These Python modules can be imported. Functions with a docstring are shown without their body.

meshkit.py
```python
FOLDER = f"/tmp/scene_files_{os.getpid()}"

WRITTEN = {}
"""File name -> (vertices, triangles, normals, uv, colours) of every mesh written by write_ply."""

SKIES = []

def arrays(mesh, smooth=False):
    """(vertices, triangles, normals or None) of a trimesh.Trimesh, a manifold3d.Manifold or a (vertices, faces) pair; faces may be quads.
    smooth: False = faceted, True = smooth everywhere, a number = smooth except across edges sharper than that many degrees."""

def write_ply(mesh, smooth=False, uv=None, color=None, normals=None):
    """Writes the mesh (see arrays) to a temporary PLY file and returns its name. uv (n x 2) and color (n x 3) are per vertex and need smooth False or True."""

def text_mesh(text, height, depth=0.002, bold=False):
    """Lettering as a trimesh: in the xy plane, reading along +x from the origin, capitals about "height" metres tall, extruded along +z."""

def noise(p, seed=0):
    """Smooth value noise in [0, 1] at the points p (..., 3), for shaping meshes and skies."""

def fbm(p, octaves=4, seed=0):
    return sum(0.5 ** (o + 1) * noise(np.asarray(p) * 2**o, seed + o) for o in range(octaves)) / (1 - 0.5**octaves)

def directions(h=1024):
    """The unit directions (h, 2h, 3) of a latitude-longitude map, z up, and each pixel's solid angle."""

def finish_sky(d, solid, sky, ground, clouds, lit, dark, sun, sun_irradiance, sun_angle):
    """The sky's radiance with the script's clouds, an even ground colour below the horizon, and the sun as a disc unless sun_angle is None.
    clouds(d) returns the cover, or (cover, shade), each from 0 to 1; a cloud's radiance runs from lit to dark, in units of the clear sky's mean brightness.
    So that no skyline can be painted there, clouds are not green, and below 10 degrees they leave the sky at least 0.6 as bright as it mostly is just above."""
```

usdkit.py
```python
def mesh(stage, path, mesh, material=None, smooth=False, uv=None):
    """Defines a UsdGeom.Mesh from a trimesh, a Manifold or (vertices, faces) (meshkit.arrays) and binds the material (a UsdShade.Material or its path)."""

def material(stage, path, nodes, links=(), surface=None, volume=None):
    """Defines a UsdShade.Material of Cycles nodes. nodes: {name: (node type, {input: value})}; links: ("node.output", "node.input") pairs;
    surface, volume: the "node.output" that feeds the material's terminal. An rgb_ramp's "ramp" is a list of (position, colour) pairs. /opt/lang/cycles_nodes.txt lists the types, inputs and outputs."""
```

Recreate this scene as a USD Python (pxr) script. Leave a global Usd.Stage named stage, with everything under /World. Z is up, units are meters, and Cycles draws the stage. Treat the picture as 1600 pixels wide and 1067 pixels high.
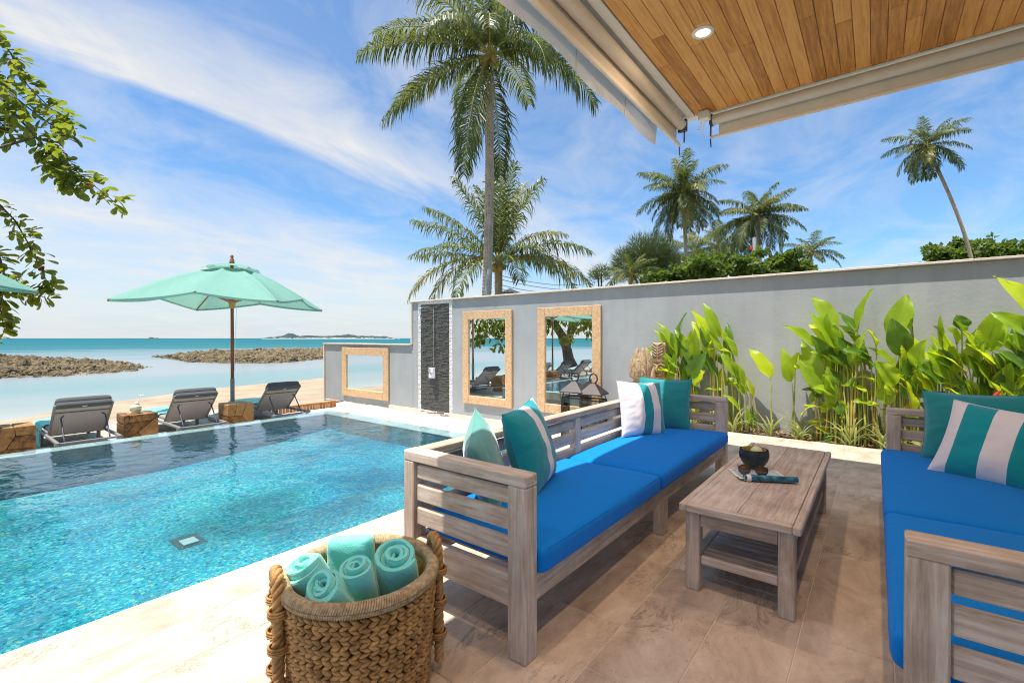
import math, random
import numpy as np, trimesh, usdkit, meshkit
from pxr import Usd, UsdGeom, UsdLux, UsdShade, Gf, Sdf, Vt

# ------------------------------------------------------------------ camera, sky, sun, exposure
stage = Usd.Stage.CreateInMemory()
UsdGeom.SetStageUpAxis(stage, 'Z'); UsdGeom.SetStageMetersPerUnit(stage, 1.0)
W = UsdGeom.Xform.Define(stage, '/World'); stage.SetDefaultPrim(W.GetPrim())
UsdGeom.Scope.Define(stage, '/World/Looks')
FPX, CAMH, HY = 725.0, 1.2, 528.5          # focal length in photo pixels, eye height, horizon row
YAW = math.atan(568 / 725.0)
FW = np.array([-math.sin(YAW), math.cos(YAW), 0.0]); RT = np.array([math.cos(YAW), math.sin(YAW), 0.0])
PITCH = math.atan((533.5 - HY) / FPX)
cam = UsdGeom.Camera.Define(stage, '/World/camera')
fwd = FW * math.cos(PITCH) - np.array([0, 0, math.sin(PITCH)]); upv = FW * math.sin(PITCH) + np.array([0, 0, math.cos(PITCH)])
cam.AddTransformOp().Set(Gf.Matrix4d(*RT, 0, *upv, 0, *(-fwd), 0, 0, 0, CAMH, 1))
cam.CreateHorizontalApertureAttr(36.0); cam.CreateFocalLengthAttr(36 * FPX / 1600); cam.CreateFStopAttr(0.0)
cam.CreateClippingRangeAttr((0.05, 60000.0)); cam.CreateExposureAttr(EXPOSURE := 1.8)
SUN = np.array([-0.056, -0.27, 1.0]); SUN /= np.linalg.norm(SUN)
CLOUD = (4.75, 4.7, 4.6)
SUN_I, SKY_I = 0.57, 0.054
sun = UsdLux.DistantLight.Define(stage, '/World/sun')
sun.CreateIntensityAttr(SUN_I); sun.CreateAngleAttr(0.53); sun.CreateNormalizeAttr(True); sun.CreateColorAttr(Gf.Vec3f(1, .95, .87))
zx = np.cross([0, 1, 0], SUN); zx /= np.linalg.norm(zx); zy = np.cross(SUN, zx)
sun.AddTransformOp().Set(Gf.Matrix4d(*zx, 0, *zy, 0, *SUN, 0, 0, 0, 50, 1))

NM = {}
def mat(name, nodes, links=(), surface='p.BSDF', volume=None):
    if name not in NM:
        NM[name] = usdkit.material(stage, '/World/Looks/' + name, nodes, links, surface=surface, volume=volume)
    return NM[name]

def make_sky():
    n = {'sky': ('sky_texture', {'sky_type': 'single_scattering', 'sun_disc': False, 'sun_elevation': float(math.asin(SUN[2])), 'sun_rotation': float(math.atan2(SUN[0], SUN[1])), 'altitude': 0.0, 'air_density': 1.0, 'aerosol_density': 1.1, 'ozone_density': 2.0}),
         'g': ('texture_coordinate', {}), 'sep': ('separate_xyz', {}),
         'zz': ('math', {'math_type': 'add', 'value2': 0.16}), 'zc': ('math', {'math_type': 'maximum', 'value2': 0.05}),
         'dx': ('math', {'math_type': 'divide'}), 'dy': ('math', {'math_type': 'divide'}), 'cv': ('combine_xyz', {'z': 0.0}),
         'mp': ('mapping', {'scale': (2.2, 0.55, 1.0), 'location': (0.35, 1.3, 0)}), 'n1': ('noise_texture', {'scale': 1.3, 'detail': 9.0, 'roughness': 0.6, 'distortion': 0.5}),
         'xw': ('math', {'math_type': 'multiply_add', 'value2': 0.55}), 'mr': ('map_range', {'from_min': -4.4, 'from_max': 0.6, 'clamp': True}),
         'band': ('rgb_ramp', {'ramp': [(x, (v, v, v)) for x, v in ((0, .42), (.2, .50), (.29, .66), (.40, .70), (.47, .38), (.53, .06), (.605, .05), (.63, .74), (.655, .52), (.69, .18), (.74, .12), (.82, .05), (1, .03))]}),
         'mp2': ('mapping', {'scale': (1.1, 0.8, 1.0), 'location': (4.2, 2.3, 0)}), 'n2': ('noise_texture', {'scale': 2.2, 'detail': 8.0, 'roughness': 0.62, 'distortion': 0.8}),
         'w2': ('map_range', {'from_min': 0.40, 'from_max': 0.72, 'to_min': -0.12, 'to_max': 0.62, 'clamp': True}), 'ad': ('math', {'math_type': 'multiply_add', 'value2': 0.9}),
         'ws': ('map_range', {'from_min': 0.3, 'from_max': 0.65, 'to_min': 0.62, 'to_max': 1.1, 'clamp': True}),
         'r': ('math', {'math_type': 'add', 'use_clamp': True}), 'w3': ('math', {'math_type': 'multiply', 'value2': 0.55}), 'bw': ('math', {'math_type': 'multiply'}),
         'cl': ('color', {'value': CLOUD}), 'hz': ('map_range', {'from_min': 0.0, 'from_max': 0.16, 'to_min': 0.8, 'to_max': 0.0, 'clamp': True}), 'hc': ('color', {'value': (4.0, 4.45, 4.85)}), 'm2': ('mix', {}),
         'tint': ('mix_color', {'blend_type': 'multiply', 'fac': 1.0, 'b': (0.66, 0.93, 1.11), 'use_clamp': False, 'use_clamp_result': False}),
         'm': ('mix', {}), 'bg': ('background_shader', {'strength': SKY_I})}
    l = [('g.generated', 'sep.vector'), ('sep.z', 'zz.value1'), ('zz.value', 'zc.value1'), ('sep.x', 'dx.value1'), ('zc.value', 'dx.value2'),
         ('sep.y', 'dy.value1'), ('zc.value', 'dy.value2'), ('dx.value', 'cv.x'), ('dy.value', 'cv.y'), ('cv.vector', 'mp.vector'), ('mp.vector', 'n1.vector'),
         ('cv.vector', 'mp2.vector'), ('mp2.vector', 'n2.vector'), ('n1.fac', 'xw.value1'), ('dx.value', 'xw.value3'), ('xw.value', 'mr.value'), ('mr.result', 'band.fac'),
         ('n1.fac', 'ws.value'), ('band.color', 'bw.value1'), ('ws.result', 'bw.value2'), ('n2.fac', 'w2.value'), ('w2.result', 'w3.value1'), ('bw.value', 'r.value1'), ('w3.value', 'r.value2'),
         ('sky.color', 'tint.a'), ('tint.result', 'm2.color1'), ('hc.color', 'm2.color2'), ('sep.z', 'hz.value'), ('hz.result', 'm2.fac'), ('m2.color', 'm.color1'), ('cl.color', 'm.color2'), ('r.value', 'm.fac'), ('m.color', 'bg.color')]
    m = usdkit.material(stage, '/World/Looks/sky', n, l, surface='bg.background')
    d = UsdLux.DomeLight.Define(stage, '/World/sky')
    UsdShade.MaterialBindingAPI.Apply(d.GetPrim()).Bind(m)
    d.GetPrim().SetCustomDataByKey('kind', 'structure')
make_sky()

# ------------------------------------------------------------------ helpers
CAM = np.array([0, 0, CAMH])
def ray(x, y):
    d = FW + RT * (x - 800) / FPX
    return np.array([d[0], d[1], -(y - HY) / FPX])
def at(x, y, t): return CAM + ray(x, y) * t                              # point at depth t
def onZ(x, y, z=0.0): return CAM + ray(x, y) * (FPX * (CAMH - z) / (y - HY))
def onY(x, y, Y): r = ray(x, y); return CAM + r * (Y / r[1])
def onX(x, y, X): r = ray(x, y); return CAM + r * (X / r[0])

COUNT, ORIGIN = {}, {'/World': np.zeros(3)}
def path_for(parent, name):
    k = (parent, name); n = COUNT.get(k, 0); COUNT[k] = n + 1
    return f'{parent}/{name}' if n == 0 else f'{parent}/{name}_{n:03d}'
def tag(prim, label=None, cat=None, group=None, kind=None):
    for k, v in (('label', label), ('category', cat), ('group', group), ('kind', kind)):
        if v: prim.SetCustomDataByKey(k, v)
GROUPS = {'sun_lounger': 'loungers lined up along the pool edge', 'log_block_table': 'log block tables between the loungers', 'parasol': 'mint parasols beside the pool', 'wall_mirror': 'framed mirrors on the garden wall',
          'iron_lantern': 'iron lanterns in front of the wall', 'scatter_pillow': 'pillows on the sofas', 'rolled_towel': 'rolled towels in the basket', 'heliconia_plant': 'heliconias planted along the wall', 'variegated_grass': 'grass tufts along the planting bed',
          'coconut_palm': 'palms beyond the wall', 'outdoor_sofa': 'facing teak sofas', 'roller_blind': 'roller blinds under the roof edge', 'carved_statue': 'carved wooden statues by the wall'}
def thing(name, label, cat, loc=(0, 0, 0), group=None, kind=None):
    group = group or GROUPS.get(name)
    p = path_for('/World', name); x = UsdGeom.Xform.Define(stage, p)
    x.AddTranslateOp().Set(Gf.Vec3d(*map(float, loc))); ORIGIN[p] = np.array(loc, float)
    tag(x.GetPrim(), label, cat, group, kind); return p
def arr(m):
    if hasattr(m, 'vertices'): return np.array(m.vertices), np.array(m.faces)
    v, f = np.asarray(m[0], float), np.asarray(m[1], int)
    return (v, f) if f.shape[1] == 3 else (v, np.vstack([f[:, [0, 1, 2]], f[:, [0, 2, 3]]]))
def part(parent, name, m, material, smooth=False, label=None, kind=None):
    """a mesh given in world coordinates, under a thing or a part"""
    p = path_for(parent, name); o = ORIGIN.get(parent); 
    if o is None: o = ORIGIN[parent.rsplit('/', 1)[0]]
    v, f = arr(m); usdkit.mesh(stage, p, (v - o, f), material, smooth=smooth)
    ORIGIN[p] = o
    tag(stage.GetPrimAtPath(p), label, None, None, kind); return p
def solo(name, m, material, label, cat, smooth=False, group=None, kind=None, loc=None):
    p = path_for('/World', name); v, f = arr(m)
    o = np.array(loc, float) if loc is not None else np.array([*(v[:, :2].min(0) + v[:, :2].max(0)) / 2, v[:, 2].min()])
    g = usdkit.mesh(stage, p, (v - o, f), material, smooth=smooth); g.AddTranslateOp().Set(Gf.Vec3d(*map(float, o))); ORIGIN[p] = o
    tag(g.GetPrim(), label, cat, group, kind); return p
def struct(name, m, material, smooth=False):
    p = path_for('/World', name); v, f = arr(m); usdkit.mesh(stage, p, (v, f), material, smooth=smooth); ORIGIN[p] = np.zeros(3)
    tag(stage.GetPrimAtPath(p), None, None, None, 'structure'); return p
def copy(src, loc, rz=0.0, label=None, group=None):
    p = path_for('/World', src.split('/')[-1]); x = UsdGeom.Xform.Define(stage, p)
    x.GetPrim().GetReferences().AddInternalReference(src)
    x.ClearXformOpOrder(); x.AddTranslateOp(opSuffix='place').Set(Gf.Vec3d(*map(float, loc))); x.AddRotateZOp(opSuffix='turn').Set(rz)
    x.GetPrim().SetInstanceable(True)
    was = stage.GetPrimAtPath(src).GetCustomData(); tag(x.GetPrim(), label or was['label'], was['category'], group or was.get('group')); return p

def cat(ms):
    vs, fs, n = [], [], 0
    for m in ms:
        v, f = arr(m); vs.append(v); fs.append(f + n); n += len(v)
    return np.vstack(vs), np.vstack(fs)
_c = np.array([[sx, sy, sz] for sx in (-1, 1) for sy in (-1, 1) for sz in (-1, 1)], float)
_t, _own = [], []
for _p in _c:
    for _k in range(3): _t.append((_p, _k)); 
_pts = np.array([p - 0.2 * np.array([0 if j == k else p[j] for j in range(3)]) for p, k in _t])
_h = trimesh.convex.convex_hull(_pts)
_idx = [int(np.argmin(((_pts - v) ** 2).sum(1))) for v in _h.vertices]; BOXF = np.array(_idx)[_h.faces]
BOXS = np.array([p for p, k in _t]); BOXM = np.array([[0 if j == k else 1 for j in range(3)] for p, k in _t], float)
def box(x0, x1, y0, y1, z0, z1, b=0.004):
    """a box with chamfered edges"""
    c = np.array([x0 + x1, y0 + y1, z0 + z1]) / 2; h = np.abs(np.array([x1 - x0, y1 - y0, z1 - z0])) / 2
    b = min(b, 0.45 * h.min())
    return c + BOXS * (h - b * BOXM), BOXF
def rotz(m, a, o=(0, 0, 0)):
    v, f = arr(m); o = np.array(o, float); c, s = math.cos(a), math.sin(a)
    return (v - o) @ np.array([[c, s, 0], [-s, c, 0], [0, 0, 1]]) + o, f
def frame_to(m, o, X, Y, Z):
    v, f = arr(m); return np.asarray(o, float) + v @ np.array([X, Y, Z], float), f
def unit(v): v = np.asarray(v, float); return v / (np.linalg.norm(v, axis=-1, keepdims=True) + 1e-12)
def tube(pts, rad, sides=8, caps=True):
    p = np.asarray(pts, float); n = len(p); t = unit(np.gradient(p, axis=0)); r = np.broadcast_to(rad, (n,))
    a = np.zeros((n, 3)); ref = np.array([0, 0, 1.0]) if abs(t[0, 2]) < .9 else np.array([1.0, 0, 0])
    a[0] = unit(ref - t[0] * (ref @ t[0]))
    for i in range(1, n): a[i] = unit(a[i - 1] - t[i] * (a[i - 1] @ t[i]))
    b = np.cross(t, a); g = np.arange(sides) * 2 * np.pi / sides
    v = (p[:, None] + r[:, None, None] * (np.cos(g)[None, :, None] * a[:, None] + np.sin(g)[None, :, None] * b[:, None])).reshape(-1, 3)
    i, j = np.meshgrid(np.arange(n - 1), np.arange(sides), indexing='ij'); j2 = (j + 1) % sides
    f = np.stack([i * sides + j, i * sides + j2, (i + 1) * sides + j2, (i + 1) * sides + j], -1).reshape(-1, 4)
    f = np.vstack([f[:, [0, 1, 2]], f[:, [0, 2, 3]]])
    if caps:
        v = np.vstack([v, p[:1], p[-1:]]); k = np.arange(sides); k2 = (k + 1) % sides; e = (n - 1) * sides
        f = np.vstack([f, np.stack([np.full(sides, n * sides), k2, k], 1), np.stack([np.full(sides, n * sides + 1), e + k, e + k2], 1)])
    return v, f
def bar(p, q, w, h=None, up=(0, 0, 1), b=0.003):
    """a straight rectangular bar from p to q, w across and h along up"""
    p, q = np.array(p, float), np.array(q, float); h = h or w; L = np.linalg.norm(q - p); X = (q - p) / L
    up = np.array(up, float); 
    if abs(up @ X) > .98: up = np.array([1.0, 0, 0])
    Y = unit(np.cross(up, X)); Z = np.cross(X, Y)
    return frame_to(box(0, L, -w / 2, w / 2, -h / 2, h / 2, b), p, X, Y, Z)
def lathe(profile, o=(0, 0, 0), n=24):
    pr = np.asarray(profile, float); g = np.arange(n) * 2 * np.pi / n
    v = np.stack([pr[:, None, 0] * np.cos(g), pr[:, None, 0] * np.sin(g), np.repeat(pr[:, 1:], n, 1)], -1).reshape(-1, 3) + np.array(o, float)
    i, j = np.meshgrid(np.arange(len(pr) - 1), np.arange(n), indexing='ij'); j2 = (j + 1) % n
    f = np.stack([i * n + j, i * n + j2, (i + 1) * n + j2, (i + 1) * n + j], -1).reshape(-1, 4)
    return v, np.vstack([f[:, [0, 1, 2]], f[:, [0, 2, 3]]])
def grid(P):
    """(n, m, 3) points to a sheet"""
    n, m = P.shape[:2]; i, j = np.meshgrid(np.arange(n - 1), np.arange(m - 1), indexing='ij')
    f = np.stack([i * m + j, (i + 1) * m + j, (i + 1) * m + j + 1, i * m + j + 1], -1).reshape(-1, 4)
    return P.reshape(-1, 3), np.vstack([f[:, [0, 1, 2]], f[:, [0, 2, 3]]])
def quadplane(x0, x1, y0, y1, z): return np.array([[x0, y0, z], [x1, y0, z], [x1, y1, z], [x0, y1, z]], float), np.array([[0, 1, 2], [0, 2, 3]])
def softbox(x0, x1, y0, y1, z0, z1, r, bulge=0.0, n=14, seed=0, wob=0.0):
    """a stuffed cushion: rounded box with a crowned top"""
    c = np.array([x0 + x1, y0 + y1, z0 + z1]) / 2; h = np.array([x1 - x0, y1 - y0, z1 - z0]) / 2
    m = trimesh.creation.box([2, 2, 2]); vs, fs, k = [], [], 0
    g = np.linspace(-1, 1, n + 1); g = np.sign(g) * (1 - (1 - np.abs(g)) ** 1.7)
    A, B = np.meshgrid(g, g, indexing='ij')
    for ax in range(3):
        for s in (-1, 1):
            P = np.zeros((n + 1, n + 1, 3)); P[..., ax] = s; P[..., (ax + 1) % 3] = A; P[..., (ax + 2) % 3] = B if s > 0 else -B
            v, f = grid(P); vs.append(v); fs.append(f + k); k += len(v)
    v, f = np.vstack(vs), np.vstack(fs); P = v * h; inner = np.clip(P, -(h - r), h - r); d = P - inner
    P = inner + unit(d) * r * (np.linalg.norm(d, axis=1, keepdims=True) > 1e-9)
    e = (1 - np.clip(np.abs(P[:, 0] / h[0]), 0, 1) ** 3) * (1 - np.clip(np.abs(P[:, 1] / h[1]), 0, 1) ** 3)
    P[:, 2] += np.sign(P[:, 2]) * bulge * e * (P[:, 2] > 0)
    if wob: P += (meshkit.fbm((P + c) * 5 + seed, 3, seed)[:, None] - .5) * wob
    m = trimesh.Trimesh(P + c, f, process=False); m.merge_vertices(digits_vertex=5); return m

# ------------------------------------------------------------------ materials
def ramp(*s): return {'ramp': list(s)}
def wood(name, axis, dark, mid, light, rough=0.6, gscale=1.0, wear=0.5, rnd=0.0):
    sc = [26.0 * gscale] * 3; sc['xyz'.index(axis)] = 1.6 * gscale
    n = {'tc': ('geometry', {}), 'mp': ('mapping', {'scale': tuple(sc)}), 'n1': ('noise_texture', {'scale': 2.1, 'detail': 10.0, 'roughness': .70, 'distortion': .5}),
         'n2': ('noise_texture', {'scale': 5.5, 'detail': 4.0, 'roughness': .6}), 'rnd': ('object_info', {}),
         'r': ('rgb_ramp', ramp((.3, dark), (.5, mid), (.68, light))), 'ma': ('math', {'math_type': 'multiply_add', 'value2': wear * .55, 'value3': -wear * .27}),
         'mr': ('math', {'math_type': 'multiply_add', 'value2': rnd, 'value3': -rnd / 2}), 'a1': ('math', {'math_type': 'add'}), 'a2': ('math', {'math_type': 'add'}),
         'b': ('bump', {'distance': .0025, 'strength': .7}), 'p': ('principled_bsdf', {'roughness': rough, 'specular_ior_level': .35})}
    l = [('tc.position', 'mp.vector'), ('mp.vector', 'n1.vector'), ('tc.position', 'n2.vector'), ('n2.fac', 'ma.value1'), ('rnd.random', 'mr.value1'), ('ma.value', 'a1.value1'), ('mr.value', 'a1.value2'),
         ('n1.fac', 'a2.value1'), ('a1.value', 'a2.value2'), ('a2.value', 'r.fac'), ('r.color', 'p.base_color'), ('n1.fac', 'b.height'), ('b.normal', 'p.normal')]
    return mat(name, n, l)
WW = {a: wood('whitewashed_teak_' + a, a, (.29, .21, .155), (.455, .36, .28), (.61, .52, .435), .6, 1.0, .85, .16) for a in 'xyz'}
CEIL = wood('ceiling_teak', 'y', (.36, .14, .028), (.60, .26, .062), (.72, .36, .105), .42, .8, .2, .3)
FENCEW = wood('fence_teak', 'z', (.30, .12, .04), (.45, .20, .07), (.56, .29, .12), .55, 1, .3, .5)
BLOCKW = wood('log_teak', 'x', (.10, .045, .012), (.33, .15, .04), (.44, .23, .075), .5, .30, 1.0, .3)
POLEW = wood('umbrella_pole_wood', 'z', (.17, .05, .02), (.24, .08, .03), (.30, .11, .045), .4)
TRUNK = wood('palm_trunk_bark', 'z', (.20, .13, .085), (.44, .32, .22), (.56, .44, .33), .85, .6, .8)
BARK = wood('tree_bark', 'z', (.05, .035, .025), (.11, .08, .06), (.18, .14, .1), .9, .4, .8)
def plain(name, col, rough=.5, metal=0.0, spec=.5, **k):
    return mat(name, {'p': ('principled_bsdf', {'base_color': col, 'roughness': rough, 'metallic': metal, 'specular_ior_level': spec, **k})})
def noisy(name, c1, c2, scale=4.0, rough=.6, bump=.0, bscale=None, detail=5.0, spec=.4, lo=.35, hi=.65, rnd=0.0, **k):
    n = {'g': ('geometry', {}), 'n': ('noise_texture', {'scale': scale, 'detail': detail, 'roughness': .6}), 'r': ('rgb_ramp', ramp((lo, c1), (hi, c2))),
         'oi': ('object_info', {}), 'mr': ('math', {'math_type': 'multiply_add', 'value2': rnd, 'value3': -rnd / 2}), 'ad': ('math', {'math_type': 'add'}),
         'n2': ('noise_texture', {'scale': bscale or scale * 6, 'detail': 4.0}), 'b': ('bump', {'distance': max(bump, 1e-5), 'strength': 1.0 if bump else 0.0}),
         'p': ('principled_bsdf', {'roughness': rough, 'specular_ior_level': spec, **k})}
    l = [('g.position', 'n.vector'), ('g.position', 'n2.vector'), ('oi.random', 'mr.value1'), ('n.fac', 'ad.value1'), ('mr.value', 'ad.value2'), ('ad.value', 'r.fac'), ('r.color', 'p.base_color'), ('n2.fac', 'b.height'), ('b.normal', 'p.normal')]
    return mat(name, n, l)
def travertine(name, c0, c1, c2, vein):
    n = {'g': ('geometry', {}), 'oi': ('object_info', {}), 'of': ('vector_math', {'math_type': 'scale'}), 'cx': ('combine_xyz', {}), 'av': ('vector_math', {}), 'k9': ('math', {'math_type': 'multiply', 'value2': 37.0}),
         'mp': ('mapping', {'scale': (1.0, .55, 1.0)}), 'n1': ('noise_texture', {'scale': 5.0, 'detail': 10.0, 'roughness': .7, 'distortion': .5}),
         'r1': ('rgb_ramp', ramp((.3, c0), (.5, c1), (.7, c2))), 'n2': ('noise_texture', {'scale': 3.4, 'detail': 9.0, 'roughness': .75, 'distortion': 2.2}),
         'ab': ('math', {'math_type': 'subtract', 'value2': .5}), 'abb': ('math', {'math_type': 'absolute'}), 'vr': ('map_range', {'from_min': 0.0, 'from_max': .018, 'to_min': .75, 'to_max': 0.0, 'clamp': True}),
         'n3': ('noise_texture', {'scale': 1.7, 'detail': 2.0}), 'vm': ('map_range', {'from_min': .5, 'from_max': .62, 'to_min': 0.0, 'to_max': 1.0, 'clamp': True}), 'vmul': ('math', {'math_type': 'multiply'}),
         'n4': ('noise_texture', {'scale': 60.0, 'detail': 4.0, 'roughness': .7}), 'pit': ('map_range', {'from_min': .30, 'from_max': .40, 'to_min': .45, 'to_max': 0.0, 'clamp': True}), 'mx': ('math', {'math_type': 'maximum'}),
         'mi': ('mix', {'color2': vein}), 'tone': ('math', {'math_type': 'multiply_add', 'value2': .16, 'value3': .92}), 'hs': ('hsv', {}),
         'b': ('bump', {'distance': .002, 'strength': .6}), 'p': ('principled_bsdf', {'roughness': .55, 'specular_ior_level': .35})}
    l = [('g.position', 'av.vector1'), ('oi.random', 'k9.value1'), ('k9.value', 'cx.x'), ('k9.value', 'cx.y'), ('cx.vector', 'av.vector2'), ('av.vector', 'mp.vector'), ('mp.vector', 'n1.vector'), ('n1.fac', 'r1.fac'),
         ('mp.vector', 'n2.vector'), ('n2.fac', 'ab.value1'), ('ab.value', 'abb.value1'), ('abb.value', 'vr.value'), ('av.vector', 'n3.vector'), ('n3.fac', 'vm.value'), ('vr.result', 'vmul.value1'), ('vm.result', 'vmul.value2'),
         ('av.vector', 'n4.vector'), ('n4.fac', 'pit.value'), ('vmul.value', 'mx.value1'), ('pit.result', 'mx.value2'), ('r1.color', 'mi.color1'), ('mx.value', 'mi.fac'), ('mi.color', 'hs.color'), ('oi.random', 'tone.value1'), ('tone.value', 'hs.value'),
         ('hs.color', 'p.base_color'), ('n4.fac', 'b.height'), ('b.normal', 'p.normal')]
    return mat(name, n, l)
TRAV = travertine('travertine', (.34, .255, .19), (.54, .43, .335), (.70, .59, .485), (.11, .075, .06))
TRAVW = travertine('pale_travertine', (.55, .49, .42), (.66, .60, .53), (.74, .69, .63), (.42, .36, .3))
GROUT = noisy('grout', (.66, .58, .48), (.76, .68, .58), 9, .9)
def wallmat():
    n = {'g': ('geometry', {}), 'n': ('noise_texture', {'scale': 1.3, 'detail': 7.0, 'roughness': .65}), 'r': ('rgb_ramp', ramp((.35, (.305, .315, .315)), (.65, (.355, .363, .36)))),
         'mp': ('mapping', {'scale': (5.0, 1.0, .28)}), 's': ('noise_texture', {'scale': 1.6, 'detail': 6.0, 'roughness': .6}), 'sr': ('map_range', {'from_min': .48, 'from_max': .72, 'to_min': 1.0, 'to_max': .91, 'clamp': True}), 'cs': ('combine_color', {}), 'mu': ('mix', {'mix_type': 'multiply', 'fac': 1.0}),
         'n2': ('noise_texture', {'scale': 26.0, 'detail': 6.0, 'roughness': .6}), 'b': ('bump', {'distance': .002, 'strength': 1.0}), 'p': ('principled_bsdf', {'roughness': .8, 'specular_ior_level': .2})}
    return mat('grey_render', n, [('g.position', 'n.vector'), ('n.fac', 'r.fac'), ('g.position', 'mp.vector'), ('mp.vector', 's.vector'), ('s.fac', 'sr.value'), ('sr.result', 'cs.r'), ('sr.result', 'cs.g'), ('sr.result', 'cs.b'), ('r.color', 'mu.color1'), ('cs.color', 'mu.color2'), ('mu.color', 'p.base_color'), ('g.position', 'n2.vector'), ('n2.fac', 'b.height'), ('b.normal', 'p.normal')])
WALLM = wallmat()
COPING = noisy('cream_coping_stone', (.58, .49, .40), (.68, .6, .5), 6, .6, .001, rnd=.2)
SLATE = noisy('dark_slate', (.020, .021, .02), (.085, .082, .072), 22, .6, .004, 60, rnd=.6)
PEBBLE = noisy('white_pebble', (.55, .52, .48), (.75, .72, .68), 30, .6, .002)
STACK = noisy('stacked_limestone', (.40, .30, .23), (.70, .62, .55), 9, .8, .006, 45, rnd=.35)
POOLTILE = noisy('pale_grey_pool_stone', (.30, .33, .34), (.42, .44, .44), 5, .45, .001, rnd=.35)
FACETILE = noisy('grey_face_tile', (.13, .14, .12), (.25, .25, .22), 6, .5, .001, rnd=.5)
SAND = noisy('sand', (.31, .235, .155), (.41, .325, .23), .9, .95, .02, 9, 8.0, .1)
SOIL = noisy('soil', (.07, .045, .03), (.18, .12, .08), 14, .95, .02, 40)
GROUND = noisy('grassy_ground', (.05, .07, .02), (.12, .10, .05), .6, .95, .02)
DECKSTONE = noisy('deck_sandstone', (.36, .30, .24), (.50, .43, .35), 3, .8, .001, rnd=.3)
def fabric(name, c, weave=900.0, rough=.9, sheen=.25, var=.12, bd=.0006, crease=2.0):
    c2 = tuple(x * (1 - var) for x in c)
    n = {'g': ('geometry', {}), 'v': ('noise_texture', {'scale': weave, 'detail': 2.0}), 'n': ('noise_texture', {'scale': 14.0, 'detail': 4.0}), 'mx': ('mix', {'color1': c2, 'color2': c}),
         'h': ('math', {'math_type': 'multiply_add', 'value2': crease}), 'b': ('bump', {'distance': bd, 'strength': .8}), 'p': ('principled_bsdf', {'roughness': rough, 'specular_ior_level': .15, 'sheen_weight': sheen, 'sheen_roughness': .5})}
    return mat(name, n, [('g.position', 'v.vector'), ('g.position', 'n.vector'), ('n.fac', 'mx.fac'), ('mx.color', 'p.base_color'), ('n.fac', 'h.value1'), ('v.fac', 'h.value3'), ('h.value', 'b.height'), ('b.normal', 'p.normal')])
BLUE = fabric('blue_canvas', (.0, .195, .66), 420, .9, .05, .10, .0011, 5.0)
TEAL = fabric('teal_velvet', (.012, .235, .255), 500, .85, .5, .25)
SEAFOAM = fabric('seafoam_velvet', (.085, .31, .275), 500, .85, .6, .2)
STRIPE_TEAL = fabric('stripe_teal', (.004, .26, .30), 800)
STRIPE_WHITE = fabric('stripe_white', (.66, .62, .64), 800, var=.05)
MINT = fabric('mint_cotton', (.45, .72, .66), 500)
TOWEL = fabric('aqua_terry', (.22, .80, .70), 330, 1.0, .6, .2, .0035)
BACKMESH = fabric('shade_lightened_back_mesh', (.44, .405, .37), 160, .8, .1)  # paler copy of the grey mesh; light for shaded backs put into its colour
GREYCLOTH = fabric('grey_mesh_cloth', (.29, .27, .25), 260, .8, .1)
DARKCLOTH = fabric('charcoal_cloth', (.10, .098, .095), 400, .8, .1)
CANOPY_C = (.25, .48, .40)
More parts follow.
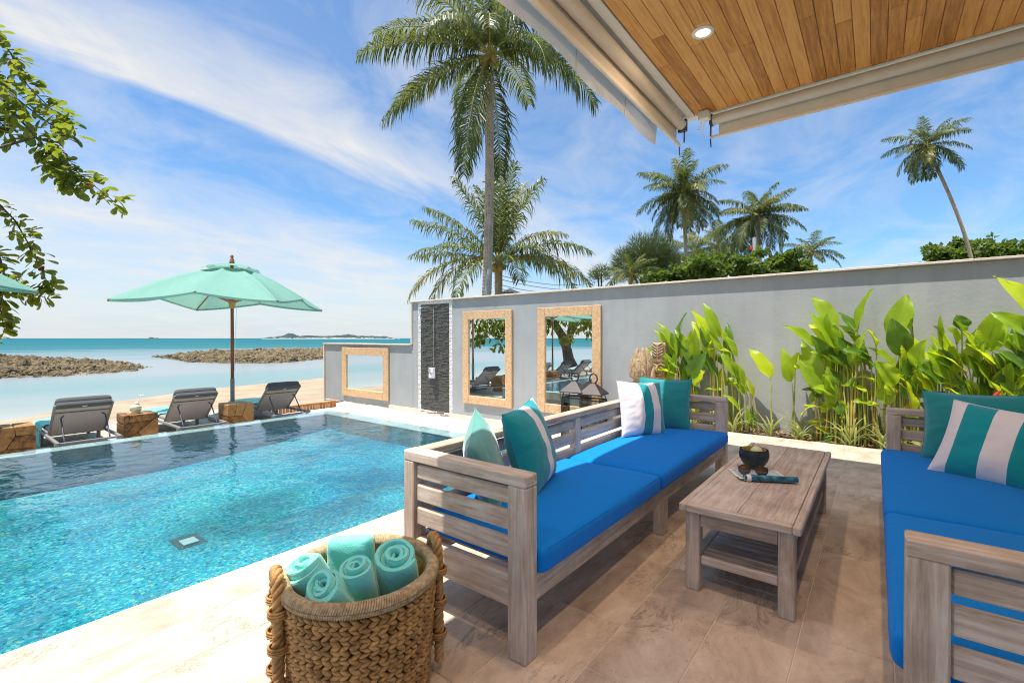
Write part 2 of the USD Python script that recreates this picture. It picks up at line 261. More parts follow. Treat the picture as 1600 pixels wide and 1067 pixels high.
def sheet(name, col, trans, w=.45, rough=.8, tnoise=0.0):
    n = {'g': ('geometry', {}), 'n': ('noise_texture', {'scale': 9.0, 'detail': 4.0}), 'c': ('mix', {'color1': tuple(x * .85 for x in col), 'color2': col}), 't': ('translucent_bsdf', {'color': trans}),
         'p': ('principled_bsdf', {'roughness': rough, 'specular_ior_level': .25}), 'm': ('mix_closure', {'fac': w})}
    return mat(name, n, [('g.position', 'n.vector'), ('n.fac', 'c.fac'), ('c.color', 'p.base_color'), ('p.BSDF', 'm.closure1'), ('t.BSDF', 'm.closure2')], surface='m.closure')
CANOPY = sheet('seafoam_canopy', CANOPY_C, CANOPY_C, .35)
VINYL = sheet('clear_vinyl', (.5, .48, .46), (.55, .52, .50), .45, .4)
def leafmat(name, c1, c2, tr, w=.4, rough=.38, scale=7.0, rnd=.5):
    n = {'g': ('geometry', {}), 'oi': ('object_info', {}), 'n': ('noise_texture', {'scale': scale, 'detail': 3.0}), 'ri': ('math', {'math_type': 'multiply_add', 'value2': .5}), 'mr': ('math', {'math_type': 'multiply_add', 'value2': .5}),
         'c': ('rgb_ramp', ramp((.45, c1), (.95, c2))), 'tm': ('mix', {'mix_type': 'multiply', 'fac': 0.0, 'color1': tr}), 't': ('translucent_bsdf', {}),
         'p': ('principled_bsdf', {'roughness': rough, 'specular_ior_level': .45}), 'm': ('mix_closure', {'fac': w})}
    return mat(name, n, [('g.position', 'n.vector'), ('g.random_per_island', 'ri.value1'), ('n.fac', 'ri.value3'), ('ri.value', 'c.fac'), ('c.color', 'p.base_color'), ('tm.color', 't.color'), ('p.BSDF', 'm.closure1'), ('t.BSDF', 'm.closure2')], surface='m.closure')
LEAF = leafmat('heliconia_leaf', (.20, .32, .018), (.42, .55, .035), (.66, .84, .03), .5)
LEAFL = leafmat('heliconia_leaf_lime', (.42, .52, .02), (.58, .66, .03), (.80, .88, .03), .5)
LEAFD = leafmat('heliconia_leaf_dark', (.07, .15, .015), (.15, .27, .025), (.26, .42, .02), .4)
PALMG = leafmat('palm_leaflet', (.05, .075, .02), (.20, .21, .06), (.28, .32, .04), .34, .42, 3.0)
PALMY = leafmat('palm_leaflet_yellow', (.17, .17, .03), (.34, .30, .06), (.36, .34, .04), .35, .4, 3.0)
PALMD = leafmat('palm_leaflet_far', (.06, .085, .026), (.16, .185, .055), (.22, .26, .035), .32, .5, 3.0)
ALMOND = leafmat('almond_leaf', (.07, .11, .012), (.36, .31, .04), (.36, .42, .03), .4, .4, 4.0)
BUSH = leafmat('bush_leaf', (.03, .065, .012), (.26, .33, .05), (.26, .36, .03), .36, .5, 1.2)
CASU = leafmat('casuarina_needle', (.08, .11, .04), (.17, .20, .08), (.16, .22, .05), .3, .7, 2.0)
VARIEG = leafmat('variegated_blade', (.34, .40, .10), (.74, .74, .46), (.6, .62, .25), .35, .5, 5.0)
STEMG = noisy('green_stem', (.22, .28, .05), (.44, .42, .09), 8, .5)
STEMB = noisy('brown_stem', (.36, .22, .07), (.46, .36, .10), 10, .6)
REDM = plain('red_bract', (.55, .04, .015), .45)
REDLEAF = plain('red_almond_leaf', (.38, .03, .03), .45)
MIRROR = plain('mirror_glass', (.86, .90, .89), .005, 1.0)
MFRAME = noisy('carved_mango_frame', (.50, .30, .145), (.64, .43, .25), 34, .65, .005, 70, 3.0, .3, .38, .6)
BLACKM = plain('black_iron', (.05, .042, .04), .5, .6)
CHROME = plain('chrome', (.8, .8, .8), .12, 1.0)
GREYMET = plain('grey_powder_coat', (.24, .235, .225), .5, .1)
DARKMET = plain('dark_steel', (.09, .09, .10), .4, .6)
BLINDF = noisy('cream_blind_cloth', (.60, .53, .44), (.68, .61, .51), 3, .6)
BLINDM = plain('cream_metal', (.70, .65, .58), .4)
WHITEP = plain('white_plastic', (.75, .74, .71), .4)
WHITES = plain('white_paint', (.78, .77, .75), .5)
GLOW = mat('warm_lamp_lens', {'e': ('emission', {'color': (1.0, .74, .36), 'strength': .9})}, surface='e.emission')
def pane(name, tint, bump=None):
    n = {'tr': ('transparent_bsdf', {'color': tint}), 'gl': ('glossy_bsdf', {'roughness': .01, 'color': (1, 1, 1)}), 'f': ('fresnel', {'IOR': 1.45}), 'm': ('mix_closure', {})}
    return mat(name, n, [('f.fac', 'm.fac'), ('tr.BSDF', 'm.closure1'), ('gl.BSDF', 'm.closure2')], surface='m.closure')
GLASS = pane('lantern_glass', (.93, .95, .94))
def make_water():
    n = {'g': ('geometry', {}), 'n1': ('noise_texture', {'scale': 5.0, 'detail': 3.0, 'roughness': .5, 'distortion': .4}), 'n2': ('noise_texture', {'scale': 1.3, 'detail': 2.0}), 'ad': ('math', {'math_type': 'multiply_add', 'value2': 2.0}),
         'b': ('bump', {'distance': .0085, 'strength': 1.0}), 'tr': ('transparent_bsdf', {'color': (.80, .965, .975)}), 'gl': ('glossy_bsdf', {'roughness': .012, 'color': (1, 1, 1)}), 'f': ('fresnel', {'IOR': 1.5}), 'm': ('mix_closure', {})}
    l = [('g.position', 'n1.vector'), ('g.position', 'n2.vector'), ('n2.fac', 'ad.value1'), ('n1.fac', 'ad.value3'), ('ad.value', 'b.height'), ('b.normal', 'gl.normal'), ('b.normal', 'f.normal'), ('f.fac', 'm.fac'), ('tr.BSDF', 'm.closure1'), ('gl.BSDF', 'm.closure2')]
    return mat('pool_water', n, l, surface='m.closure')
WATER = make_water()
def make_mosaic():
    T = 1 / .0185
    n = {'g': ('geometry', {}), 'nw': ('noise_texture', {'scale': 7.0, 'detail': 2.0}), 'ws': ('vector_math', {'math_type': 'scale', 'scale': .09}), 'wa': ('vector_math', {}),
         'sc': ('vector_math', {'math_type': 'scale', 'scale': T}), 'fl': ('vector_math', {'math_type': 'floor'}), 'wn': ('white_noise_texture', {'dimensions': '3D'}),
         'r': ('rgb_ramp', {'ramp': [(0, (.008, .10, .18)), (.12, (.012, .20, .30)), (.3, (.015, .27, .31)), (.5, (.025, .33, .36)), (.66, (.02, .27, .40)), (.8, (.06, .42, .47)), (.9, (.16, .52, .54)), (.96, (.30, .46, .25)), (1, (.03, .2, .55))]}),
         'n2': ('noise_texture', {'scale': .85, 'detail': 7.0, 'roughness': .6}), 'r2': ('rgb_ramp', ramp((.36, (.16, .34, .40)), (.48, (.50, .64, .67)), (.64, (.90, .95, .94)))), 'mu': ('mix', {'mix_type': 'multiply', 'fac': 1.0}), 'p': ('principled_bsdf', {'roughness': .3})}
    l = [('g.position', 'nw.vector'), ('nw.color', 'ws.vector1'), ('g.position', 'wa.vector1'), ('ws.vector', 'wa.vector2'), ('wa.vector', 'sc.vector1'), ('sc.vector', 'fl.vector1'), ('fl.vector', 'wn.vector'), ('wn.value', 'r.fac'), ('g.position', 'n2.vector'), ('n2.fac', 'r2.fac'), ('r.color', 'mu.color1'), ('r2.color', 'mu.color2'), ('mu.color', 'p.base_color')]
    return mat('pool_mosaic', n, l)
MOSAIC = make_mosaic()
POOLWALL = noisy('teal_pool_wall', (.05, .15, .18), (.12, .25, .29), 9, .4)
def make_sea():
    n = {'g': ('geometry', {}), 'ln': ('vector_math', {'math_type': 'length'}), 'lg': ('math', {'math_type': 'logarithm', 'value2': 10.0}),
         'mp': ('mapping', {'scale': (.09, .02, 1.0), 'rotation': (0, 0, .35)}), 'nz': ('noise_texture', {'scale': 1.0, 'detail': 4.0}), 'nm': ('math', {'math_type': 'multiply_add', 'value2': .34, 'value3': -.17}), 'ad': ('math', {'math_type': 'add'}), 'mr': ('map_range', {'from_min': 1.2, 'from_max': 3.2, 'clamp': True}),
         'r': ('rgb_ramp', {'ramp': [(0, (.42, .40, .32)), (.06, (.30, .32, .28)), (.10, (.24, .275, .25)), (.14, (.13, .235, .225)), (.18, (.15, .24, .235)), (.23, (.235, .255, .25)), (.30, (.215, .24, .245)), (.36, (.12, .19, .21)), (.44, (.055, .155, .175)), (.6, (.032, .135, .16)), (1, (.028, .125, .155))]}),  # lagoon shallows by distance; pale near tones also hold painted sky reflection
         'n1': ('noise_texture', {'scale': 1.1, 'detail': 6.0, 'roughness': .65}), 'b': ('bump', {'distance': .05, 'strength': .6}), 'sl': ('map_range', {'from_min': 1.5, 'from_max': 2.1, 'to_min': .20, 'to_max': .0, 'clamp': True}), 'p': ('principled_bsdf', {'roughness': .22})}
    l = [('ad.value', 'sl.value'), ('sl.result', 'p.specular_ior_level'), ('g.position', 'ln.vector1'), ('ln.value', 'lg.value1'), ('g.position', 'mp.vector'), ('mp.vector', 'nz.vector'), ('nz.fac', 'nm.value1'), ('lg.value', 'ad.value1'), ('nm.value', 'ad.value2'), ('ad.value', 'mr.value'), ('mr.result', 'r.fac'), ('r.color', 'p.base_color'), ('g.position', 'n1.vector'), ('n1.fac', 'b.height'), ('b.normal', 'p.normal')]
    return mat('sea_water', n, l)
SEA = make_sea()
ROCK = noisy('reef_rock', (.075, .054, .027), (.24, .178, .092), 1.2, .9, .05, 6)
ISLE = noisy('island_green', (.018, .042, .045), (.04, .07, .062), .02, .9)
ISLES = noisy('island_sand', (.5, .45, .36), (.6, .52, .42), .02, .9)
BASKET = noisy('water_hyacinth', (.23, .11, .03), (.54, .31, .105), 22, .55, .002, 160, rnd=.0)
ROPE = noisy('seagrass_rope', (.28, .20, .10), (.52, .40, .24), 60, .7, .001, 300)
CARVED = noisy('carved_wood', (.22, .14, .07), (.44, .32, .19), 26, .65, .004, 70)
COCO = noisy('black_coconut_shell', (.012, .012, .013), (.04, .04, .042), 80, .35, .003, 140)
GOLD = plain('gold_lining', (.55, .40, .05), .35, .6)
CANDLE = plain('pale_green_wax', (.55, .60, .30), .5, subsurface_weight=.2)
HUSK = noisy('trimmed_coconut', (.58, .50, .32), (.70, .64, .46), 18, .7)
SAUCER = plain('white_china', (.75, .75, .74), .2)

# ------------------------------------------------------------------ setting: ground, terrace, pool, sea
Y0 = 6.8                                     # face of the boundary wall
PX0, PX1, PYE = -7.46, -2.62, 4.42           # pool: seaward edge, terrace edge, wall-side edge
ZS = -0.45                                   # lower path along the wall
ZD = -0.30                                   # lounger deck
ZW = -0.05                                   # water level
rng = random.Random(7)
terr = struct('terrace', cat([box(PX1 + .002, 4.2, -3.0, PYE, -.5, -.0030, .002), box(-3.0, 4.2, PYE, 6.42, -.5, -.0030, .002), box(-3.0, 4.2, 6.42, Y0, -.5, -.12, .002)]), GROUT)
TW, TL = .2965, .62
for i in range(-1, 23):                      # travertine tiles in running bond
    xa = -2.61 + i * TW
    if i < 0: xa = -2.99
    xb = xa + (TW if i >= 0 else .375)
    y = -3.0 + rng.uniform(.1, .6)
    ys = [-3.0, y]
    while y < 6.41: y = min(6.41, y + TL * (1 + .5 * (rng.random() < .3))); ys.append(y)
    for a, b in zip(ys, ys[1:]):
        if i < 0 and a < PYE: 
            if b <= PYE + .02: continue
            a = PYE + .003
        if b < -1.0 and i > 14: continue
        if b - a < .03: continue
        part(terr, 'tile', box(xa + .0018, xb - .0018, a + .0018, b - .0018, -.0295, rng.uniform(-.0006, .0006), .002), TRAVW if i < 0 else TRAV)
struct('planting_bed', grid(np.array([[[x, y, -.03 + .035 * meshkit.fbm(np.array([x * 6, y * 6, 0]))] for x in np.linspace(-3, 4.2, 90)] for y in np.linspace(6.424, Y0, 8)])), SOIL, True)
# pool
xs = np.linspace(PX0 + .22, PX1, 3); ys = np.array([-9.0, 2.0, 3.2, PYE - .22]); zb = np.array([-.52, -.50, -.42, -.32])
B = np.array([[[x, y, z] for x in xs] for y, z in zip(ys, zb)])
pool = struct('pool', cat([box(PX0, PX0 + .22, -9, PYE, -1.2, -.075, .01), box(PX0 + .222, PX1, PYE - .22, PYE, -.6, -.075, .01)]), POOLWALL)
part(pool, 'pool_floor', grid(B), MOSAIC)
part(pool, 'near_wall', box(PX1 - .02, PX1, -9, PYE - .222, -.6, -.035, .002), MOSAIC)
y = -2.0
while y < PYE - .1:
    b = min(PYE, y + .30); part(pool, 'coping_tile', box(PX0 - .012, PX0 + .225, y + .0015, b - .0015, -.075, -.062 + rng.uniform(-.001, .001), .003), POOLTILE)
    for k in range(1): part(pool, 'face_tile', box(PX0 - .012, PX0 - .001, y + .002, b - .002, -.30, -.08, .002), FACETILE)
    y = b
x = PX0 + .228
while x < PX1 - .05:
    b = min(PX1, x + .30); part(pool, 'coping_tile', box(x + .0015, b - .0015, PYE - .225, PYE + .012, -.075, -.062 + rng.uniform(-.001, .001), .003), POOLTILE)
    for k in range(2): part(pool, 'face_tile', box(x + .002, b - .002, PYE + .001, PYE + .012, ZS + .02 + k * .185, ZS + .2 + k * .185, .002), FACETILE)
    x = b
dr = onZ(292, 846, -.5); drn = thing('pool_drain', 'small dark square drain with a pale cover on the pool floor', 'drain', (dr[0], dr[1], -.52))
part(drn, 'grate', box(dr[0] - .14, dr[0] + .14, dr[1] - .10, dr[1] + .10, -.52, -.495, .004), DARKMET); part(drn, 'cover', box(dr[0] - .02, dr[0] + .11, dr[1] - .06, dr[1] + .05, -.4945, -.480, .004), POOLTILE)
struct('pool_water', quadplane(PX0 - .008, PX1 - .001, -9, PYE + .008, ZW), WATER)
# lower path along the wall and the lounger deck, as separate slabs of stone
pth = struct('path', box(-11.2, -3.003, PYE + .02, Y0, -.9, ZS - .03, .002), GROUT)
for i in range(14):
    for j in range(4):
        xa, ya = -11.2 + i * .585, PYE + .02 + j * .595
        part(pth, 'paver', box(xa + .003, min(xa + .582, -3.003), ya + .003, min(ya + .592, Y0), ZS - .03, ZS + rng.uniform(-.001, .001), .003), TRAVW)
dk = struct('pool_deck', box(-11.0, PX0 - .03, -9, PYE + .0, -1.0, ZD - .03, .002), GROUT)
for i in range(6):
    for j in range(16):
        xa, ya = -7.49 - (i + 1) * .585, -4.9 + j * .5825
        part(dk, 'paver', box(xa + .003, xa + .582, ya + .003, ya + .58, ZD - .03, ZD + rng.uniform(-.001, .001), .003), DECKSTONE)
# beach: slopes to the water line
def shore(y): return np.interp(y, [-60, 1.4, 4.6, 9, 15, 60], [-17, -19.8, -22.75, -25.2, -26.4, -30])
gy = np.concatenate([np.linspace(-120, -12, 12), np.linspace(-10, 30, 80), np.linspace(34, 160, 12)]); u = np.concatenate([np.linspace(0, 1.25, 40), [1.6, 2.5]])
P = np.zeros((len(gy), len(u), 3))
for i, yy in enumerate(gy):
    sx = shore(yy); xx = -10.9 + (sx + 10.9) * u
    zz = np.where(u < .12, -.42 - u * 1.0, -.54 - (u - .12) / .88 * .66); zz = np.where(u > 1, -1.2 - (u - 1) * 2.2, zz)
    P[i, :, 0] = xx; P[i, :, 1] = yy; P[i, :, 2] = zz + .035 * (meshkit.fbm(np.stack([xx * .8, np.full_like(xx, yy * .8), 0 * xx], -1), 4) - .5)
struct('beach', grid(P), SAND, True)
struct('ground', grid(np.array([[[x, y, -.5 + .2 * meshkit.fbm(np.array([x * .05, y * .05, 0]))] for x in np.linspace(-11.9, 160, 30)] for y in np.linspace(7.0, 120, 30)])), GROUND, True)
struct('ground', grid(np.array([[[x, y, -.55] for x in np.linspace(-11, 160, 20)] for y in np.linspace(-90, 7.0, 12)])), GROUND, True)
struct('sea', quadplane(-30000, -11, -30000, 30000, -1.2), SEA)
# islands on the horizon
def island(pxs, t, seed, m, label):
    prof = np.array(pxs, float); x = np.linspace(prof[0, 0], prof[-1, 0], 90); h = np.interp(x, prof[:, 0], prof[:, 1]) + (meshkit.fbm(np.stack([x * .35, 0 * x, 0 * x], -1), 3, seed) - .5) * 1.6
    h = np.maximum(h, .0); rows = []
    for k, s in enumerate(np.linspace(-1, 1, 9)):
        dep = t * (1 + .05 * s); hh = h * (1 - s * s) ** .6
        rows.append([[*(CAM + dep * (FW + RT * (a - 800) / FPX))[:2], -1.3 + b * dep / FPX] for a, b in zip(x, hh)])
    struct('hill', grid(np.array(rows)), m, True)
island([(408, 0), (420, 2.2), (440, 4), (450, 8.5), (457, 8), (468, 4.2), (480, 5.5), (500, 4.2), (530, 5.2), (545, 7.2), (560, 4.6), (600, 4.0), (622, 0)], 2600, 3, ISLE, '')
island([(405, 0), (412, .5), (520, .9), (615, .8), (625, 0)], 2450, 4, ISLES, '')
island([(230, 0), (234, 3.0), (239, 2.6), (241, 1.6), (246, 2.4), (252, 0)], 1500, 5, ISLE, '')
island([(185, 0), (190, .8), (205, .9), (212, 0)], 1500, 6, ISLE, '')
# rocky reefs: heaps of boulders nobody could count
def reef(name, poly, h, n, seed, label, size):
    from shapely.geometry import Polygon, Point
    pg = Polygon(poly); r = np.random.default_rng(seed); a, b, c, d = pg.bounds; ms = []; ico = trimesh.creation.icosphere(1)
    ic0 = trimesh.creation.icosphere(0); k = 0
    gx, gy_ = np.linspace(a - 1, c + 1, 70), np.linspace(b - 1, d + 1, 70); M = np.zeros((70, 70, 3))
    for i, X in enumerate(gx):
        for j, Y in enumerate(gy_):
            q = Point(X, Y); e = pg.exterior.distance(q) * (1 if pg.contains(q) else -1); M[i, j] = [X, Y, -1.25 + (h * .8 * min(1, e / 5) * (.6 + .5 * meshkit.noise(np.array([X * .15, Y * .15, seed]))) if e > 0 else max(-.6, e * .2))]
    ms.append(grid(M))
    while k < n:
        p = np.array([r.uniform(a, c), r.uniform(b, d)])
        if not pg.contains(Point(*p)) or r.random() > (55 / np.hypot(*p)) ** 2: continue
        e = min(1, pg.exterior.distance(Point(*p)) / 4.0); k += 1
        s = size * r.lognormal(0, .5) * (.7 + .3 * e); top = -1.25 + h * .8 * e * (.6 + .5 * meshkit.noise(np.array([p[0] * .15, p[1] * .15, seed])))
        m0 = ico if s > size * 1.3 else ic0
        v = m0.vertices * (1 + .7 * (meshkit.noise(m0.vertices * 1.7 + r.uniform(0, 90, 3)) - .5)[:, None]) * s * np.array([1.2, 1.0, .75]); v = v @ trimesh.transformations.random_rotation_matrix(r.random(3))[:3, :3]
        ms.append((v + [p[0], p[1], top + .1 * s], m0.faces))
    solo(name, cat(ms), ROCK, label, 'rocks', kind='stuff')
reef('rock_reef', [(-41, -8), (-40.7, 2.9), (-40.2, 5.6), (-42, 9.5), (-47.6, 12.0), (-60, 12.8), (-70, 12.4), (-84, 9.3), (-94, 6.7), (-96, -14)], .36, 10000, 5, 'brown rocky reef left of the channel, beyond the loungers', .085)
reef('rock_reef', [(-74, 18.4), (-62, 17.6), (-54, 16.6), (-47.5, 18.5), (-45.5, 22), (-50, 28.7), (-56, 37), (-62, 50), (-86, 52), (-90, 40), (-89, 28)], .38, 10000, 9, 'brown rocky reef right of the channel, seen past the parasol pole', .115)

# ------------------------------------------------------------------ boundary wall
wl = thing('boundary_wall', 'long grey rendered garden wall with cream coping, stepping down to the sea', 'wall', (-5, Y0, ZS))
WT, WH = 2.0, 1.045
part(wl, 'wall_face', cat([box(-8.14, 9.0, Y0, Y0 + .2, -1.0, WT, .004), box(-11.77, -8.142, Y0, Y0 + .2, -1.2, WH, .004)]), WALLM)
xx = -8.2
while xx < 9.0:
    b = min(9.05, xx + .6); part(wl, 'coping_stone', box(xx + .001, b - .001, Y0 - .052, Y0 + .25, WT + .001, WT + .027, .003), COPING); xx = b
xx = -11.83
while xx < -8.19:
    b = min(-8.183, xx + .6); part(wl, 'coping_stone', box(xx + .001, b - .001, Y0 - .052, Y0 + .25, WH + .001, WH + .027, .003), COPING); xx = b
part(wl, 'edge_trim', box(-8.18, -8.143, Y0 - .04, Y0 + .24, WH + .028, WT, .003), COPING)
part(wl, 'edge_trim', box(-11.82, -11.772, Y0 - .04, Y0 + .24, -1.2, WH, .003), COPING)
xx = -9.0
while xx < -3.0:
    b = min(-3.0, xx + .6); part(wl, 'skirting_tile', box(xx + .001, b - .001, Y0 - .02, Y0 - .001, ZS + .001, -.355, .003), COPING); xx = b
z = ZS - .42
for row in range(8):                          # rough stacked stone under the low wall
    hh = rng.uniform(.045, .06); xx = -11.76
    while xx < -9.01:
        b = min(-9.003, xx + rng.uniform(.18, .42))
        if z + hh < -.34: part(wl, 'stacked_stone', box(xx + .002, b - .002, Y0 - rng.uniform(.02, .05), Y0 - .001, z + .002, z + hh - .002, .008), STACK)
        xx = b
    z += hh + .003
# shower panel
sh = thing('outdoor_shower', 'dark slate outdoor shower panel with white pebble border on the grey wall', 'shower', (-7.4, Y0, ZS))
SX0, SX1, SZ0, SZ1 = -7.86, -6.98, ZS + .01, 1.93
ms = []; z = SZ0
while z < SZ1 - .004:
    h = min(rng.uniform(.012, .03), SZ1 - z); xx = SX0
    while xx < SX1 - .004:
        b = min(SX1, xx + rng.uniform(.06, .2)); ms.append(box(xx, b - .001, Y0 - rng.uniform(.006, .024), Y0 - .001, z, z + h - .001, .002)); xx = b
    z += h
part(sh, 'slate_cladding', cat(ms), SLATE, kind='stuff')
ms = []; ico = trimesh.creation.icosphere(1)
for side in (SX0 - .045, SX1 + .045):
    z = SZ0
    while z < SZ1 + .06:
        for k in (-1, 1): ms.append((ico.vertices * [.025, .014, .016] * rng.uniform(.8, 1.1) + [side + k * .021, Y0 - .006, z + rng.uniform(-.004, .004)], ico.faces))
        z += .028
xx = SX0 - .06
while xx < SX1 + .06:
    for k in (-1, 1): ms.append((ico.vertices * [.016, .014, .022] * rng.uniform(.8, 1.1) + [xx, Y0 - .006, SZ1 + .035 + k * .017], ico.faces))
    xx += .03
part(sh, 'pebble_border', cat(ms), PEBBLE, True, kind='stuff')
part(sh, 'border_bed', cat([box(SX0 - .09, SX0 - .002, Y0 - .008, Y0 - .001, SZ0, SZ1 + .07, .001), box(SX1 + .002, SX1 + .09, Y0 - .008, Y0 - .001, SZ0, SZ1 + .07, .001), box(SX0 - .001, SX1 + .001, Y0 - .008, Y0 - .001, SZ1 + .002, SZ1 + .07, .001)]), WHITES)
hx = -7.42
part(sh, 'shower_arm', tube([[hx, Y0 - .02, 1.83], [hx, Y0 - .2, 1.845], [hx - .01, Y0 - .36, 1.84], [hx - .02, Y0 - .40, 1.80], [hx - .02, Y0 - .41, 1.70]], .013, 10), CHROME, True)
hd = part(sh, 'shower_head', lathe([(.001, .09), (.02, .085), (.028, .05), (.075, .012), (.08, 0), (.001, -.004)], (hx - .02, Y0 - .41, 1.60), 24), CHROME, True)
part(sh, 'riser_pipe', tube([[hx, Y0 - .03, .62], [hx, Y0 - .032, 1.2], [hx, Y0 - .03, 1.83]], .006, 8), CHROME, True)
vl = part(sh, 'valve_plate', box(-7.56, -7.38, Y0 - .06, Y0 - .026, .35, .57, .006), WHITES)
part(vl, 'valve_handle', cat([tube([[-7.46, Y0 - .06, .45], [-7.46, Y0 - .12, .45]], .03, 12), box(-7.475, -7.445, Y0 - .125, Y0 - .1, .45, .55, .004)]), CHROME, True)
# mirrors
def mirror(x0, x1, z0, z1, fw, label, tilt=0.0):
    m = thing('wall_mirror', label, 'mirror', ((x0 + x1) / 2, Y0, z0))
    d0, d1 = Y0 - .052, Y0 - .004
    def fr(a): return box(*a, .006)
    part(m, 'frame_stile', fr((x0, x0 + fw, d0, d1, z0, z1)), MFRAME); part(m, 'frame_stile', fr((x1 - fw, x1, d0, d1, z0, z1)), MFRAME)
    part(m, 'frame_rail', fr((x0 + fw + .001, x1 - fw - .001, d0 + .002, d1, z1 - fw, z1 - .001)), MFRAME); part(m, 'frame_rail', fr((x0 + fw + .001, x1 - fw - .001, d0 + .002, d1, z0 + .001, z0 + fw)), MFRAME)
    part(m, 'mirror_glass', box(x0 + fw - .004, x1 - fw + .004, Y0 - .022, Y0 - .01, z0 + fw - .004, z1 - fw + .004, .001), MIRROR)
mirror(-6.56, -5.30, -.10, 1.735, .158, 'tall carved wood framed mirror beside the shower panel')
mirror(-4.72, -3.48, -.10, 1.735, .158, 'tall carved wood framed mirror behind the two iron lanterns')
mirror(-10.9, -8.98, -.272, .968, .19, 'squat carved wood framed mirror on the low end of the wall')
# slatted fence at the end of the pool
fx = -10.25
fa, fb = onX(455, 632, fx), onX(518, 628, fx)
fz = fa[2] * .5 + fb[2] * .5
sf = thing('slatted_fence', 'low reddish teak slatted fence at the sea end of the pool', 'fence', (fx, 5, -.9))
yy = 4.44
while yy < fb[1]:
    part(sf, 'slat', box(fx - .011, fx + .011, yy, yy + .066, -.95, fz - .03, .003), FENCEW); yy += .078
part(sf, 'top_rail', box(fx - .03, fx + .03, 4.44, fb[1] + .02, fz - .028, fz, .004), FENCEW)
part(sf, 'corner_post', box(fx - .05, fx + .05, fb[1] - .02, fb[1] + .09, -.95, fz + .01, .004), FENCEW)

# ------------------------------------------------------------------ roof, ceiling, blinds
RX, RY, RZ = -1.345, 4.555, 3.3
rf = thing('terrace_roof', 'flat terrace roof with teak plank ceiling over the sofas', 'roof', (1, 2, RZ))
part(rf, 'roof_slab', box(RX - .262, 4.4, -3.2, RY + .12, RZ + .022, RZ + .28, .004), WHITES)
PWD = .0935; xx = RX; k = 0
while xx < 4.3:
    yy = -3.1 + rng.uniform(.2, 1.4); ys = [-3.1, yy]
    while yy < RY - .3: yy = min(RY, yy + rng.uniform(.9, 2.4)); ys.append(yy)
    if ys[-1] < RY: ys[-1] = RY
    for a, b in zip(ys, ys[1:]):
        if xx > 2.2 and b < 3.0: continue
        part(rf, 'ceiling_plank', box(xx + .0014, xx + PWD - .0014, a + .001, b - .001, RZ - rng.uniform(0, .001), RZ + .021, .0025), CEIL)
    xx += PWD
part(rf, 'shadow_gap_backing', box(RX, 4.3, -3.1, RY, RZ + .0212, RZ + .0218, .0001), DARKMET)
part(rf, 'fascia', box(RX - .075, RX - .006, -3.2, RY - .02, RZ - .008, RZ + .28, .003), BLINDM)
LAMP = 185.0
def downlight(label, x, y, group=None):
    dl = thing('recessed_downlight', label, 'light', (x, y, RZ), group)
    part(dl, 'trim_ring', lathe([(.047, -.006), (.052, -.011), (.066, -.009), (.072, -.003), (.072, .004)], (x, y, RZ), 36), WHITEP, True)
    dsk = UsdLux.DiskLight.Define(stage, dl + '/lamp'); dsk.CreateRadiusAttr(.045); dsk.CreateIntensityAttr(LAMP); dsk.CreateColorAttr(Gf.Vec3f(1, .72, .46)); dsk.AddTranslateOp().Set(Gf.Vec3d(0, 0, -.012))
    part(dl, 'lens', lathe([(.001, -.0055), (.047, -.0055)], (x, y, RZ), 36), GLOW)
downlight('round recessed ceiling downlight glowing warm in the teak ceiling', -.942, 3.329)
for k, (x, y) in enumerate(((-.942, 1.5), (.1, 1.5), (.1, 3.1), (-.942, -.3), (.1, -.3))): downlight('unseen recessed ceiling downlight, out of view, lighting the shade under the roof', x, y, 'unseen downlights lighting the shade under the roof')  # unseen lamps, placed out of view to light the shaded terrace
def blind(kind, label):
    if kind == 'far':
        o = (1, RY + .05, RZ - .08); t = thing('roller_blind', label, 'blind', o)
        yc = RY + .055; xa, xb = -1.19, 4.3
        part(t, 'blind_tube', tube([[x, yc, RZ - .052] for x in np.linspace(xa - .02, xb, 12)], .046, 20), BLINDF, True)
        part(t, 'cloth', box(xa + .02, xb, yc + .040, yc + .043, RZ - .185, RZ - .05, .0005), BLINDF)
        part(t, 'bottom_bar', box(xa - .06, xb, yc + .030, yc + .054, RZ - .205, RZ - .180, .008), BLINDM)
        part(t, 'end_bracket', cat([box(xa - .05, xa - .02, yc - .03, yc + .03, RZ - .10, RZ, .004), tube([[xa - .04, yc, RZ - .10], [xa - .045, yc + .01, RZ - .19]], .008, 8)]), DARKMET)
        part(t, 'pull_pin', tube([[xa - .055, yc + .04, RZ - .205], [xa - .05, yc + .042, RZ - .285]], .006, 8), DARKMET)
    else:
        t = thing('roller_blind', label, 'blind', (RX - .13, 2, RZ - .08)); xc = RX - .135
        part(t, 'blind_tube', tube([[xc, y, RZ - .052] for y in np.linspace(-3, RY - .03, 12)], .048, 20), BLINDF, True)
        part(t, 'cloth', box(xc - .046, xc - .043, -3, RY - .03, RZ - .19, RZ - .05, .0005), BLINDF)
        part(t, 'bottom_bar', box(xc - .062, xc - .034, -3, RY + .07, RZ - .222, RZ - .185, .008), BLINDM)
        part(t, 'end_bracket', cat([box(xc - .035, xc + .05, RY - .028, RY + .01, RZ - .115, RZ, .004), tube([[xc + .02, RY + .005, RZ - .11], [xc + .015, RY + .015, RZ - .21]], .008, 8)]), DARKMET)
        part(t, 'pull_pin', tube([[xc - .048, RY + .065, RZ - .222], [xc - .046, RY + .067, RZ - .30]], .006, 8), DARKMET)
blind('left', 'cream roller blind along the pool side edge of the roof'); blind('far', 'cream roller blind along the garden side edge of the roof')
jb = thing('cable_box', 'small white cable box at the corner of the ceiling', 'box', (-1.26, 4.5, RZ))
